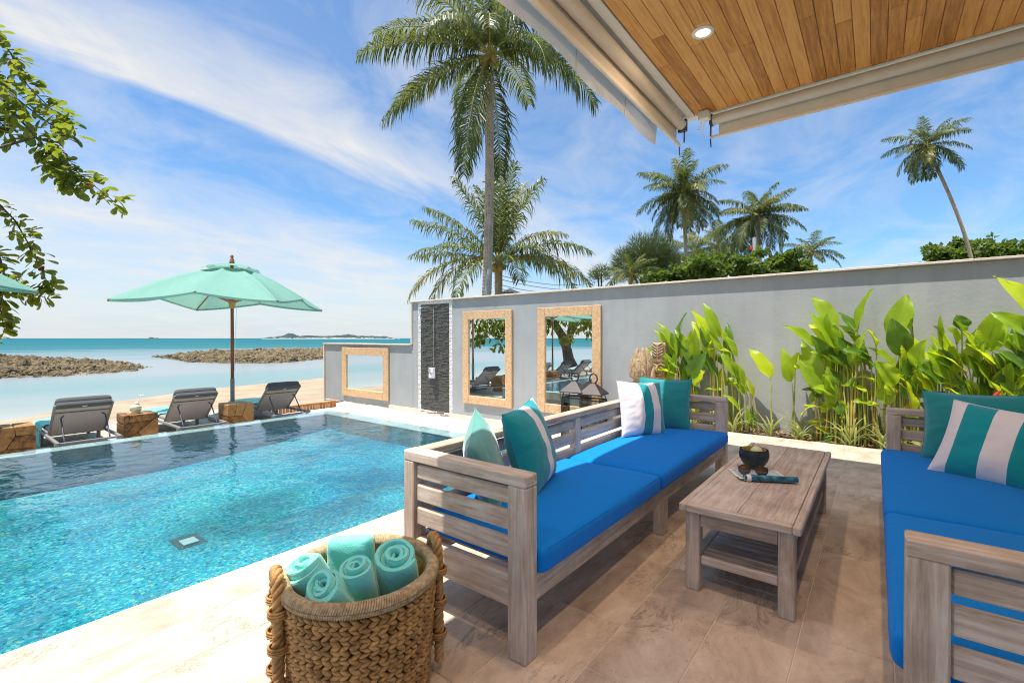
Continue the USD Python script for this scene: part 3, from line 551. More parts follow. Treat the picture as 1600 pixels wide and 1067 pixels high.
part(jb, 'housing', box(-1.305, -1.21, 4.455, 4.535, RZ - .085, RZ - .002, .008), WHITEP)
part(jb, 'cable', cat([tube([[-1.29, 4.52, RZ - .085], [-1.32, 4.56, RZ - .13], [-1.35, 4.58, RZ - .12]], .006, 6), tube([[-1.27, 4.53, RZ - .085], [-1.30, 4.58, RZ - .16], [-1.28, 4.60, RZ - .20]], .004, 6)]), WHITEP)
fl = thing('rain_flap', 'translucent grey vinyl rain flap hanging outside the roof edge', 'awning', (-1.6, 2, 3.1))
yv = np.linspace(-3, 4.22, 90)
Pf = np.array([[[-1.585 - .02 * math.sin(y * 2.1) * k - .01 * math.sin(y * 7) * k * k, y - .08 * k * (i == 89), 3.235 - .245 * k - .03 * k * math.sin(y * 2.4 + 1) ** 2] for k in np.linspace(0, 1, 8)] for i, y in enumerate(yv)])
part(fl, 'vinyl_sheet', grid(Pf), VINYL, True)
part(fl, 'top_rail', cat([box(-1.60, -1.57, -3, 4.25, 3.236, 3.262, .004), box(-1.57, -1.44, -3, 4.24, 3.262, 3.28, .003)]), BLINDM)
for yy in (.2, 1.0, 1.85, 2.7, 3.5): part(fl, 'seam', tube([[-1.578 - .02 * math.sin(yy * 2.1) * k - .01 * math.sin(yy * 7) * k * k, yy, 3.235 - .245 * k - .03 * k * math.sin(yy * 2.4 + 1) ** 2] for k in np.linspace(0, 1, 6)], .003, 5), BLINDF)
part(fl, 'stay', bar([-1.555, 2.55, 3.25], [-1.60, 3.1, 3.16], .03, .012), BLINDM)
# ------------------------------------------------------------------ sofas
def sofa(label, x_back, x_front, ya, yb, yc, group=None):
    """long two-seat outdoor sofa of whitewashed teak; the back is at x_back"""
    s = 1 if x_front > x_back else -1
    t = thing('outdoor_sofa', label, 'sofa', ((x_back + x_front) / 2, (ya + yb) / 2, 0))
    H, pw, pd = .695, .085, .078                    # height, post width in x and depth in y
    X = lambda a, b: (min(a, b), max(a, b))
    ysl = (ya, ya + pd), (yb - pd, yb)
    for k, (y0, y1) in enumerate(ysl):
        part(t, 'leg', box(*X(x_front - s * pw, x_front), y0, y1, 0.0, H - .046, .005), WW['z'])
        part(t, 'leg', box(*X(x_back, x_back + s * pw * .8), y0, y1, 0.0, H - .046, .005), WW['z'])
        part(t, 'arm_rail', box(*X(x_back + s * .0, x_front), y0, y1, H - .045, H, .005), WW['x'])
        yo = (y0 + .018, y0 + .046) if k == 0 else (y1 - .046, y1 - .018)
        for z0, z1 in ((.572, .636), (.472, .545), (.366, .444)):
            part(t, 'arm_slat', box(*X(x_back + s * pw * .8 + s * .001, x_front - s * pw - s * .001), *yo, z0, z1, .006), WW['x'])
        part(t, 'side_rail', box(*X(x_back + s * pw * .8 + s * .001, x_front - s * pw - s * .001), y0 + .012, y1 - .012, .185, .305, .005), WW['x'])
    part(t, 'back_rail', box(*X(x_back, x_back + s * .072), ya + pd + .001, yb - pd - .001, H - .043, H - .001, .006), WW['y'])
    ym = (ya + yb) / 2
    part(t, 'back_upright', box(*X(x_back + s * .006, x_back + s * .066), ym - .032, ym + .032, .20, H - .044, .005), WW['z'])
    for a, b in ((ya + pd + .001, ym - .033), (ym + .033, yb - pd - .001)):
        for z0, z1 in ((.572, .636), (.472, .545), (.366, .444)):
            part(t, 'back_slat', box(*X(x_back + s * .020, x_back + s * .048), a, b, z0, z1, .006), WW['y'])
    part(t, 'back_beam', box(*X(x_back + s * .01, x_back + s * .058), ya + pd + .001, yb - pd - .001, .185, .30, .005), WW['y'])
    part(t, 'front_beam', box(*X(x_front - s * .055, x_front - s * .008), ya + pd + .001, yb - pd - .001, .205, .312, .005), WW['y'])
    part(t, 'leg', box(*X(x_front - s * .075, x_front - s * .0095), ym - .05, ym + .035, 0.0, .204, .005), WW['z'])
    part(t, 'leg', box(*X(x_back + s * .01, x_back + s * .07), ym - .035, ym + .035, 0.0, .184, .005), WW['z'])
    y = ya + pd + .05
    while y < yb - pd - .06:
        part(t, 'seat_slat', box(*X(x_back + s * .06, x_front - s * .057), y, y + .06, .278, .300, .004), WW['x']); y += .118
    for k, (a, b) in enumerate(((ya + pd + .004, yc - .004), (yc + .004, yb - pd - .004))):
        c = part(t, 'seat_cushion', softbox(*X(x_back + s * .045, x_front + s * .028), a, b, .302, .408, .034, .020, 18, k, .007), BLUE, True)
        xf = x_front + s * .0285
        part(c, 'piping', tube([[xf - s * .012, y, .397] for y in np.linspace(a + .04, b - .04, 20)], .0035, 6), BLUE, True)
    return t
sofa('long whitewashed teak sofa with blue cushions along the pool edge', -1.69, -1.0, 1.355, 4.30, 2.66)
sofa('long whitewashed teak sofa with blue cushions at the right edge of the terrace', .75, .062, 1.535, 4.385, 2.76)

# ------------------------------------------------------------------ scatter pillows
def pillow(label, c, n, size, mats, roll=0.0, thick=.085, stripes=None, seed=0, wide=1.0, cat_='pillow', up=(0, 0, 1)):
    """a square stuffed pillow with pointed corners; n is the way its face looks"""
    n = unit(np.array(n, float)); u = np.array(up, float); X = unit(np.cross(u, n)); Yv = np.cross(n, X)
    ca, sa = math.cos(roll), math.sin(roll); X, Yv = ca * X + sa * Yv, -sa * X + ca * Yv
    N = 34; g = np.linspace(-1, 1, N + 1); A, B = np.meshgrid(g, g, indexing='ij'); r = np.random.default_rng(seed)
    prof = ((1 - np.abs(A) ** 2.4) * (1 - np.abs(B) ** 2.4)) ** .55 * thick
    prof = prof * (1 + .35 * (meshkit.fbm(np.stack([A * 1.6 + seed, B * 1.6, 0 * A], -1), 4, seed) - .5)) 
    edge = np.maximum(np.abs(A), np.abs(B))
    wr = (meshkit.fbm(np.stack([A * 2 + seed, B * 9, 0 * A], -1), 3, seed + 5) - .5) * .02 * np.clip((np.abs(A) - .35) * 1.8, 0, 1) * (1 - np.abs(A) ** 8)
    inn = .08 * (1 - np.abs(A)) ** 0 ; ax = A * (1 - .075 * (1 - B ** 2)); bx = B * (1 - .075 * (1 - A ** 2))
    base = np.array(c, float) + size / 2 * (ax[..., None] * X * wide + bx[..., None] * Yv)
    t = thing('scatter_pillow', label, cat_, (c[0], c[1], c[2] - size / 2))
    F = base + (prof + wr)[..., None] * n; K = base - (prof - wr)[..., None] * n
    def strip(P, i0, i1): return grid(P[i0:i1 + 1])
    if stripes:
        for i0, i1, m in stripes:
            a, b = int(round(i0 * N)), int(round(i1 * N))
            part(t, 'front_panel', strip(F, a, b), m, True)
            Kb = K[a:b + 1][:, ::-1]; part(t, 'back_panel', grid(Kb), m, True)
    else:
        part(t, 'cover', cat([grid(F), grid(K[:, ::-1])]), mats, True)
    ring = np.concatenate([base[:, 0], base[-1, 1:], base[::-1, -1][1:], base[0, ::-1][1:]])
    part(t, 'seam', tube(ring, .0028, 5, False), mats if not stripes else stripes[0][2], True)
    return t
S4 = lambda *m: [(i / len(m) if i else 0, (i + 1) / len(m), q) for i, q in enumerate(m)]
T_, W_ = STRIPE_TEAL, STRIPE_WHITE
pillow('pale seafoam pillow wedged in the near corner of the pool side sofa', (-1.50, 1.70, .60), (.80, .52, .28), .40, SEAFOAM, .30, .085, seed=1)
pillow('teal and white striped pillow at the near end of the pool side sofa', (-1.44, 2.00, .625), (.93, .26, .28), .46, None, .08, .095, [(0, .16, W_), (.16, .34, T_), (.34, .54, W_), (.54, 1, T_)][::-1] and [(0, .44, T_), (.44, .62, W_), (.62, .87, T_), (.87, 1, W_)], 2)
pillow('striped pillow, white at its left, at the far end of the pool side sofa', (-1.50, 3.63, .625), (.85, -.42, .25), .45, None, -.08, .085, [(0, .42, W_), (.42, .62, T_), (.62, .82, W_), (.82, 1, T_)], 3)
pillow('plain teal pillow leaning on the far arm of the pool side sofa', (-1.47, 4.06, .625), (.30, -.93, .22), .45, TEAL, -.03, .075, seed=4)
pillow('mint pillow, only its corner showing behind the far striped pillow', (-1.60, 3.9, .60), (.8, -.5, .2), .42, MINT, .06, .06, seed=6)
pillow('plain teal pillow leaning in the far corner of the right hand sofa', (.50, 4.07, .635), (-.22, -.93, .30), .46, TEAL, .03, .08, seed=5, wide=1.15)
pillow('teal and white striped pillow in front of the plain one on the right hand sofa', (.545, 3.68, .60), (-.28, -.80, .50), .47, None, -.12, .10, [(0, .15, W_), (.15, .40, T_), (.40, .66, W_), (.66, 1, T_)], 8, wide=1.08)

# ------------------------------------------------------------------ coffee table and what is on it
ct = thing('coffee_table', 'low whitewashed teak coffee table with a slatted shelf', 'table', (-.49, 3.07, 0))
TX0, TX1, TY0, TY1, TZ = -.742, -.238, 2.245, 3.895, .413
for k in range(2):
    xa = TX0 + .033 + k * (TX1 - TX0 - .066) / 2; part(ct, 'top_board', box(xa + .0008, xa + (TX1 - TX0 - .066) / 2 - .0008, TY0 + .035, TY1 - .035, TZ - .028, TZ - .0005, .002), WW['y'])
for a in ((TX0, TX0 + .032, TY0, TY1), (TX1 - .032, TX1, TY0, TY1)): part(ct, 'edge_board', box(*a, TZ - .036, TZ, .005), WW['y'])
for a in ((TX0 + .033, TX1 - .033, TY0, TY0 + .034), (TX0 + .033, TX1 - .033, TY1 - .034, TY1)): part(ct, 'end_board', box(*a, TZ - .036, TZ - .0003, .005), WW['x'])
for xa in (TX0 + .025, TX1 - .089):
    for ya in (TY0 + .025, TY1 - .089):
        part(ct, 'leg', box(xa, xa + .064, ya, ya + .064, 0, TZ - .0365, .005), WW['z'])
for ya in (TY0 + .032, TY1 - .052): part(ct, 'apron', box(TX0 + .09, TX1 - .09, ya, ya + .02, TZ - .105, TZ - .037, .003), WW['x'])
for xa in (TX0 + .032, TX1 - .052): part(ct, 'apron', box(xa, xa + .02, TY0 + .09, TY1 - .09, TZ - .105, TZ - .037, .003), WW['y'])
for xa in (TX0 + .04, TX1 - .085): part(ct, 'shelf_rail', box(xa, xa + .045, TY0 + .09, TY1 - .09, .125, .165, .004), WW['y'])
for ya in (TY0 + .045, TY1 - .075): part(ct, 'shelf_rail', box(TX0 + .09, TX1 - .09, ya, ya + .03, .125, .165, .004), WW['x'])
y = TY0 + .095
while y < TY1 - .13:
    part(ct, 'shelf_slat', box(TX0 + .0855, TX1 - .0855, y, y + .044, .146, .164, .004), WW['x']); y += .0555
bx, by = -.575, 3.105
bw = thing('candle_bowl', 'round black textured bowl with gold inside holding a pale candle', 'bowl', (bx, by, TZ))
g = np.linspace(0, 1, 26); prof = [(.001, TZ + .001)] + [(.03 + .052 * math.sin(min(1, a * 1.25) * math.pi / 2) ** .8 - .012 * max(0, a - .6) ** 1.5 * 2.2, TZ + .002 + .118 * a) for a in g]
v, f = lathe(prof, (bx, by, 0), 64)
d = v - [bx, by, 0]; ang = np.arctan2(d[:, 1], d[:, 0]); row = np.floor((d[:, 2] - TZ) / .0095); sc = np.abs(np.sin((d[:, 2] - TZ) / .0095 * np.pi)) * np.abs(np.sin(ang * 13 + (row % 2) * np.pi / 2)); d[:, :2] *= (1 + .045 * sc * (d[:, 2] > TZ + .01))[:, None]
part(bw, 'shell', (d + [bx, by, 0], f), COCO, True)
part(bw, 'gold_lining', lathe([(.0675, TZ + .1195), (.066, TZ + .12), (.0635, TZ + .118), (.066, TZ + .09), (.06, TZ + .07), (.001, TZ + .066)], (bx, by, 0), 40), GOLD, True)
v, f = arr(trimesh.creation.icosphere(3)); part(bw, 'candle', (v * [.034, .034, .036] + [bx + .012, by + .008, TZ + .10], f), CANDLE, True)
# magazine: open pages lying under a rolled cover
MAGB = mat('magazine_cover', {'g': ('geometry', {}), 'n': ('noise_texture', {'scale': 16.0, 'detail': 6.0, 'distortion': 1.2}), 'r': ('rgb_ramp', ramp((.35, (.01, .02, .035)), (.5, (.015, .10, .15)), (.6, (.03, .19, .25)), (.7, (.12, .28, .32)))), 'p': ('principled_bsdf', {'roughness': .22})}, [('g.position', 'n.vector'), ('n.fac', 'r.fac'), ('r.color', 'p.base_color')])
PAPER = plain('paper', (.72, .71, .70), .6)
PAPERC = mat('printed_page', {'g': ('geometry', {}), 'n': ('noise_texture', {'scale': 22.0, 'detail': 3.0}), 'r': ('rgb_ramp', {'ramp': [(.35, (.30, .42, .45)), (.5, (.55, .62, .62)), (.6, (.25, .33, .25)), (.75, (.6, .6, .55))]}), 'p': ('principled_bsdf', {'roughness': .4})}, [('g.position', 'n.vector'), ('n.fac', 'r.fac'), ('r.color', 'p.base_color')])
mg = thing('magazine', 'magazine with blue cover rolled back on itself on the coffee table', 'magazine', (-.45, 2.85, TZ))
a0, a1 = onZ(1163, 752, TZ + .0), onZ(1247, 756, TZ + .0); ax = unit(np.array([a1[0] - a0[0], a1[1] - a0[1], 0])); nn = np.array([-ax[1], ax[0], 0]); ml = np.linalg.norm((a1 - a0)[:2])
def page(prof, s0, s1, m, name):
    P = np.array([[a0 + ax * s + nn * q + np.array([0, 0, w]) for q, w in prof] for s in np.linspace(s0, s1, 6)]); return part(mg, name, grid(P), m, True)
th = np.linspace(-math.pi * .55, math.pi * 1.05, 22); R = .0175
roll = [(-R * .1 + R * math.cos(a - math.pi / 2 + math.pi) , R + .0015 + R * math.sin(a - math.pi / 2)) for a in th]
page([(R * math.sin(a), R + .002 - R * math.cos(a)) for a in np.linspace(-.2, 2 * math.pi - 1.1, 26)], .0, ml, MAGB, 'cover')
page([(R * .9 * math.sin(a), R + .002 - R * .9 * math.cos(a)) for a in np.linspace(-.1, 2 * math.pi - 1.4, 26)], .004, ml - .004, PAPER, 'pages')
flat = [(q, .004 + .010 * math.exp(-((q - .02) / .03) ** 2)) for q in np.linspace(.004, .235, 18)]
page(flat, -.02, ml * .93, PAPER, 'pages'); page([(q, w + .0015) for q, w in flat[2:-1]], .0, ml * .88, PAPERC, 'printed_page')
part(mg, 'page_band', tube([a0 + ax * .012 + np.array([0, 0, R + .002]) + nn * 0, a0 + ax * .034 + np.array([0, 0, R + .002])], R + .0006, 22, False), PAPER, True)
sg = thing('sunglasses', 'brown sunglasses resting on the open magazine in front of the bowl', 'sunglasses', (-.6, 2.9, TZ))
LENS = mat('brown_lens', {'p': ('principled_bsdf', {'base_color': (.07, .035, .012), 'roughness': .06, 'specular_ior_level': .6})})
TORT = plain('dark_tortoise_frame', (.03, .014, .006), .2)
c0 = onZ(1164, 741, TZ + .010); c1 = onZ(1191, 744, TZ + .010); sx = unit((c1 - c0) * [1, 1, 0]); sn = np.array([-sx[1], sx[0], 0]); upz = np.array([0, 0, 1.0]) * .94 + sn * .34
for c in (c0, c1):
    cc = c + upz * .027
    ring = [cc + sx * .030 * math.cos(a) * (1 + .08 * math.sin(a)) + upz * .026 * math.sin(a) for a in np.linspace(0, 2 * math.pi, 28)]
    part(sg, 'rim', tube(ring, .0030, 6, False), TORT, True)
    P = np.array([[cc + (sx * .029 * math.cos(a) * (1 + .08 * math.sin(a)) + upz * .025 * math.sin(a)) * k - sn * .004 * (1 - k * k) for a in np.linspace(0, 2 * math.pi, 28)] for k in np.linspace(.02, 1, 5)])
    part(sg, 'lens', grid(P), LENS, True)
part(sg, 'bridge', tube([c0 + upz * .032 + sx * .030, (c0 + c1) / 2 + upz * .038, c1 + upz * .032 - sx * .030], .0025, 6), TORT, True)
for c, q in ((c0, -1), (c1, 1)): part(sg, 'temple', tube([c + upz * .036 + sx * .031 * q, c + upz * .034 + sx * .033 * q + sn * .07, c + upz * .012 + sx * .030 * q + sn * .13], .0024, 6), TORT, True)

# ------------------------------------------------------------------ basket of towels
bc = np.array([-1.39, .935, 0]); ba = math.radians(68); BA, BB, BH = .240, .240, .40      # long axis, half axes, height
bU = np.array([math.cos(ba), math.sin(ba), 0]); bV = np.array([-bU[1], bU[0], 0])
bk = thing('towel_basket', 'big oval woven water hyacinth basket full of towels in front of the sofa', 'basket', bc)
def bpt(th, z, k=1.0):
    s = (.90 + .10 * z / BH) * k; return bc + bU * BA * s * math.cos(th) + bV * BB * s * math.sin(th) + np.array([0, 0, z])
r0 = np.random.default_rng(3); ms = []; ico = trimesh.creation.icosphere(2); nrow, ncol = 25, 54
for i in range(nrow):
    for j in range(ncol):
        th = (j + .5 * (i % 2) * 0 + r0.normal(0, .06)) / ncol * 2 * math.pi; z = (i + .5) / nrow * (BH - .025)
        c = bpt(th, z); tn = unit(bpt(th + .01, z) - bpt(th - .01, z)); out = unit(np.cross(tn, [0, 0, 1.0]))
        sl = (.40 if i % 2 else -.40) + r0.normal(0, .08); dv = tn * math.cos(sl) + np.array([0, 0, 1.0]) * math.sin(sl); wv = np.cross(out, dv)
        L, w, t = .0190 * r0.uniform(.85, 1.15), .0079 * r0.uniform(.85, 1.2), .0125
        v = ico.vertices; tap = 1 - .35 * v[:, :1] ** 2
        ms.append((c + out * (.003 + r0.normal(0, .001)) + v[:, :1] * L * dv + v[:, 1:2] * w * tap * wv + v[:, 2:] * t * out, ico.faces))
wb = part(bk, 'woven_body', cat(ms), BASKET, True)
part(bk, 'inner_wall', grid(np.array([[bpt(a, z, .945) for a in np.linspace(0, 2 * math.pi, 60)] for z in (BH, .2, .02, .0)])), BASKET, True)
part(bk, 'base', grid(np.array([[bpt(a, .004, k) for a in np.linspace(0, 2 * math.pi, 40)] for k in (.96, .01)])), BASKET)
ms = []; NW = 210                                   # bound rim: each turn of the cord
for j in range(NW):
    th = j / NW * 2 * math.pi; c = bpt(th, BH, 1.0); tn = unit(bpt(th + .01, BH) - bpt(th - .01, BH)); out = unit(np.cross(tn, [0, 0, 1.0]))
    cir = [c + out * .019 * math.cos(a) + np.array([0, 0, .021 * math.sin(a)]) + tn * .006 * math.sin(a) for a in np.linspace(0, 2 * math.pi, 13)]
    ms.append(tube(cir, .0044, 5, False))
part(bk, 'bound_rim', cat(ms), ROPE, True)
def braid(pts, R, m, nturn, strands=3):
    p = np.asarray(pts, float); s = np.concatenate([[0], np.cumsum(np.linalg.norm(np.diff(p, axis=0), axis=1))]); u = np.linspace(0, s[-1], 140)
    q = np.stack([np.interp(u, s, p[:, k]) for k in range(3)], 1); 
    for _ in range(8): q[1:-1] = (q[:-2] + 2 * q[1:-1] + q[2:]) / 4
    t = unit(np.gradient(q, axis=0)); a = unit(np.cross(t, [.31, .22, .92])); b = np.cross(t, a); out = []
    for k in range(strands):
        ph = u / s[-1] * nturn * 2 * math.pi + k * 2 * math.pi / strands
        out.append(tube(q + a * (R * np.cos(ph))[:, None] + b * (R * np.sin(ph))[:, None], R * 1.02 * (1 + .12 * np.sin(ph * 1.7 + k)), 8))
    return cat(out)
for sgn, name in ((1, 'right'), (-1, 'left')):
    th = 0 if sgn > 0 else math.pi; o = bU * sgn; e = bpt(th, BH) + o * .021
    dv = bV * .075
    dv = bV * .052
    lp = [e + dv * 1.0 + o * .0 + np.array([0, 0, -.37]), e + dv * .95 + np.array([0, 0, -.2]), e + dv * .9 + o * .004 + np.array([0, 0, 0]), e + dv * .75 + o * .004 + np.array([0, 0, .045]), e + dv * .2 + o * .002 + np.array([0, 0, .068]),
          e - dv * .6 + np.array([0, 0, .055]), e - dv * .9 + np.array([0, 0, .0]), e - dv * .95 + np.array([0, 0, -.2]), e - dv * 1.0 + np.array([0, 0, -.37])]
    hn = part(bk, 'handle', braid(lp, .0092, BASKET, 13), BASKET, True)
    ms = []
    for zz in (-.05, -.16, -.28):
        for w in (.9, -.9):
            c = e + dv * w + np.array([0, 0, zz])
            for q in range(3): ms.append(tube([c + np.array([0, 0, q * .008]) + (o * math.cos(a) + unit(dv) * math.sin(a)) * .028 for a in np.linspace(0, 2 * math.pi, 14)], .004, 5, False))
    part(hn, 'lashing', cat(ms), BASKET, True, kind='stuff')
def towel(label, c, axis, R, L, seed, folded=False):
    """a terry towel rolled up: a spiral sheet seen from its end"""
    ax = unit(np.array(axis, float)); c = np.array(c, float) - ax * L / 2; a = unit(np.cross(ax, [.2, .9, .1])); b = np.cross(ax, a); r = np.random.default_rng(seed)
    turns = 3.6; th = np.linspace(0, turns * 2 * math.pi, 120); rad = .008 + (R - .008) * th / th[-1]
    tk = (R / turns) * .46; prof = np.concatenate([np.stack([th, rad + tk], 1), np.stack([th[::-1], rad[::-1] - tk], 1)])
    rows = []
    for s, k, ins in ((-1, .985, -.004), (-1, 1, 0), (-.3, 1, 0), (.5, 1, 0), (.94, 1, 0), (.985, .97, .002), (1.0, .90, .004)):
        mid = np.concatenate([rad, rad[::-1]]); rr = mid + (prof[:, 1] - mid) * (k if k == 1 else k * .75)
        wob = 1 + .035 * np.sin(prof[:, 0] * 2 + seed) ; rr = rr * wob
        cone = s * L / 2 + (0.012 * np.sin(prof[:, 0] * .5 + seed) + .010 * (1 - mid / R)) * (s > .5)
        rows.append(np.array(c) + ax * cone[..., None] * np.ones((len(rr), 1)) + a * (rr * np.cos(prof[:, 0]))[:, None] * 1.06 + b * (rr * np.sin(prof[:, 0]))[:, None] * .94)
    P = np.array(rows); v, f = grid(np.concatenate([P, P[:, :1]], 1))
    n0 = len(P[0]) + 1; last = (len(rows) - 1) * n0; h = len(th); cap = [[last + i, last + i + 1, last + n0 - 3 - i] for i in range(h - 1)] + [[last + i, last + n0 - 3 - i, last + n0 - 2 - i] for i in range(h - 1)]
    v += (meshkit.fbm(v * 45 + seed, 3, seed)[:, None] - .5) * .006
    t = thing('rolled_towel', label, 'towel', (c[0], c[1], 0)); part(t, 'terry_roll', (v, np.vstack([f, cap])), TOWEL, True); return t
def tp(px, py, z): return onZ(px, py, z)
vd = unit(CAM - bpt(0, BH))
towel('pale aqua rolled towel at the left of the basket, in full sun', tp(472, 884, .445), (-.20, -.42, .88), .070, .24, 1)
towel('deeper aqua rolled towel at the front of the basket, its spiral end facing out', tp(502, 916, .43), (.05, -.60, .80), .066, .24, 2)
towel('aqua rolled towel standing upright in the middle of the basket', tp(556, 886, .445), (.10, -.30, .95), .058, .26, 3)
towel('aqua rolled towel at the right end of the basket near the braided handle', tp(618, 868, .445), (.20, -.30, .93), .074, .26, 4)
# a folded towel standing at the back
fc = tp(548, 862, .41); ux = unit(np.array([.72, .66, 0])); wz = unit(np.array([.12, -.1, 1.0])); nv = np.cross(ux, wz)
t = thing('folded_towel', 'folded aqua towel standing tallest at the back of the basket', 'towel', (fc[0], fc[1], .1))
v, f = arr(softbox(-.085, .085, -.03, .03, -.26, .06, .026, 0, 12, 3)); v = v + (meshkit.fbm(v * 30, 3, 9)[:, None] - .5) * .012
part(t, 'terry_fold', frame_to((v, f), fc, ux, -nv, wz), TOWEL, True)

# ------------------------------------------------------------------ loungers, block tables, parasols
def lounger(label, ymid, group=None):
    t = thing('sun_lounger', label, 'sun lounger', (-7.87, ymid, ZD))
    xh, xf, w, zf = -7.87, -9.85, .30, ZD + .20
    for s in (-1, 1):
        part(t, 'side_rail', box(xf, xh, ymid + s * w - .018, ymid + s * w + .018, zf - .012, zf + .02, .005), GREYMET)
        part(t, 'leg', box(xf + .72, xf + .77, ymid + s * w - .02, ymid + s * w + .02, ZD, zf - .013, .004), GREYMET)
        part(t, 'leg', box(xf + .05, xf + .10, ymid + s * w - .02, ymid + s * w + .02, ZD, zf - .013, .004), GREYMET)
        part(t, 'leg', box(xh - .12, xh - .07, ymid + s * w - .02, ymid + s * w + .02, ZD, zf - .013, .004), GREYMET)
        part(t, 'prop', tube([[-8.02, ymid + s * .22, zf - .01], [-8.03, ymid + s * .22, zf + .02], [-8.26, ymid + s * .22, zf + .27], [-8.29, ymid + s * .19, zf + .29]], .009, 8), DARKMET, True)
    for xa in (xf, xh - .03, -8.70): part(t, 'cross_rail', box(xa, xa + .03, ymid - w + .019, ymid + w - .019, zf - .012, zf + .014, .004), GREYMET)
    d = unit(np.array([.57, 0, .52])); n = np.array([-d[2], 0, d[0]]); o = np.array([-8.66, ymid, zf + .0])
    F = lambda m: frame_to(m, o, d, [0, 1, 0], n)
    part(t, 'backrest_panel', F(box(0, .65, -.272, .272, -.004, .010, .003)), BACKMESH)
    bf = [F(box(0, .66, s * .285 - .013, s * .285 + .013, -.012, .012, .004)) for s in (-1, 1)]
    for m in bf: part(t, 'backrest_rail', m, GREYMET)
    part(t, 'backrest_crossbar', F(box(.635, .66, -.271, .271, -.013, .013, .004)), GREYMET)
    part(t, 'backrest_seam', F(box(.495, .515, -.272, .272, -.009, -.005, .001)), DARKCLOTH)
    part(t, 'back_cushion', F(softbox(.02, .665, -.275, .275, .012, .075, .03, .01, 8)), GREYCLOTH, True)
    part(t, 'head_pillow', F(softbox(.53, .70, -.28, .28, .020, .105, .045, .01, 8)), DARKCLOTH, True)
    part(t, 'head_strap', F(softbox(.61, .695, -.278, .278, -.034, .03, .02, .0, 6)), DARKCLOTH, True)
    part(t, 'care_tag', F(box(.65, .662, -.03, .02, -.038, -.0345, .001)), WHITEP)
    part(t, 'seat_mattress', softbox(xf + .01, -8.66, ymid - .275, ymid + .275, zf + .021, zf + .085, .03, .006, 8), GREYCLOTH, True)
    return t
L1 = lounger('grey sun lounger beside the block table holding the coconut', 1.335)
for y, lab in ((2.61, 'grey sun lounger between the two block tables'), (3.95, 'grey sun lounger nearest the slatted fence'), (.03, 'grey sun lounger left of the frame, seen in the mirrors'), (-1.28, 'grey sun lounger by the almond tree trunk, seen in the mirror'), (-2.6, 'grey sun lounger beyond the almond tree, seen in the mirror')):
    copy(L1, (-7.87, y, ZD), 0, lab)
def drape(label, y, x0, x1, hang, wd=.52):
    zt = ZD + .20 + .096; P = []
    path = [(x1, zt), ((x0 + x1) / 2, zt + .004), (x0 + .01, zt + .002), (x0 - .02, zt - .025), (x0 - .03, zt - .1 - hang * .5), (x0 - .025, zt - .1 - hang)]
    for k in range(11):
        v = k / 10 * 2 - 1
        P.append([[px + .012 * math.sin(v * 5 + i), y + v * wd / 2 * (1 + .03 * math.sin(i * 2)), pz + .008 * math.sin(v * 7 + i * 1.7)] for i, (px, pz) in enumerate(path)])
    P = np.array(P); solo('beach_towel', cat([grid(P), grid((P + [0, 0, -.012])[:, ::-1])]), TOWEL, label, 'towel', True)
def sidedrape(label, y, x0, x1, hang):
    zt = ZD + .20 + .097; prof = [(.30, zt + .002), (.1, zt + .012), (-.1, zt + .010), (-.27, zt + .004), (-.305, zt - .02), (-.318, zt - .12), (-.325, zt - .12 - hang)]
    P = np.array([[[x + .01 * math.sin(i + k * .5), y + a + .006 * math.sin(k * 1.3), b + .006 * math.sin(k * 1.1 + i)] for i, (a, b) in enumerate(prof)] for k, x in enumerate(np.linspace(x0, x1, 12))])
    solo('beach_towel', cat([grid(P), grid((P + [0, 0, -.012])[:, ::-1])]), TOWEL, label, 'towel', True)
sidedrape('aqua towel hanging over the side of the lounger nearest the photo\'s left edge', 1.335, -9.75, -9.05, .16)
sidedrape('aqua towel spread flat over the lounger between the two block tables', 2.61, -9.8, -8.95, .02)
sidedrape('darker teal towel on the lounger nearest the fence', 3.95, -9.8, -8.95, .0)
def block(label, xa, ya, seed, pole=False):
    from shapely.geometry import MultiPoint, box as sbox
    from shapely.ops import voronoi_diagram
    s, h = .40, .42; r = np.random.default_rng(seed); t = thing('log_block_table', label, 'side table', (xa - s / 2, ya + s / 2, ZD))
    pts = np.stack([r.uniform(.04, s - .04, 5), r.uniform(.04, h - .04, 5)], 1); rc = sbox(0, 0, s, h)
    for g in voronoi_diagram(MultiPoint(pts), envelope=rc.buffer(1)).geoms:
        p = g.intersection(rc).buffer(-.016).buffer(.0128)
        if p.is_empty or p.geom_type != 'Polygon' or p.area < .0008: continue
        L = s - r.uniform(0, .012); m = trimesh.creation.extrude_polygon(p.simplify(.001), L, engine='earcut'); v, f = arr(m)
        part(t, 'log', (np.stack([xa - .002 - v[:, 2], ya + v[:, 0], ZD + v[:, 1]], 1), f[:, ::-1]), BLOCKW)
    part(t, 'dark_core', box(xa - s + .02, xa - .03, ya + .02, ya + s - .02, ZD + .012, ZD + h - .02, .004), BARK)
block('teak log block table holding a fresh coconut, between two loungers', -8.24, 1.745, 11)
block('teak log block table in front of the parasol pole', -8.26, 3.075, 12)
block('teak log block table at the far left edge of the photo', -8.24, .49, 13)
cx, cy, cz = -8.42, 1.92, ZD + .42
cc = thing('coconut_drink', 'trimmed coconut drink with a straw on a white saucer', 'drink', (cx, cy, cz))
part(cc, 'saucer', lathe([(.001, cz + .006), (.05, cz + .006), (.075, cz + .014), (.078, cz + .012), (.05, cz + .001), (.001, cz + .001)], (cx, cy, 0), 28), SAUCER, True)
part(cc, 'coconut', lathe([(.001, cz + .012), (.045, cz + .014), (.066, cz + .04), (.07, cz + .075), (.066, cz + .098), (.035, cz + .12), (.001, cz + .122)], (cx, cy, 0), 14), HUSK, 40)
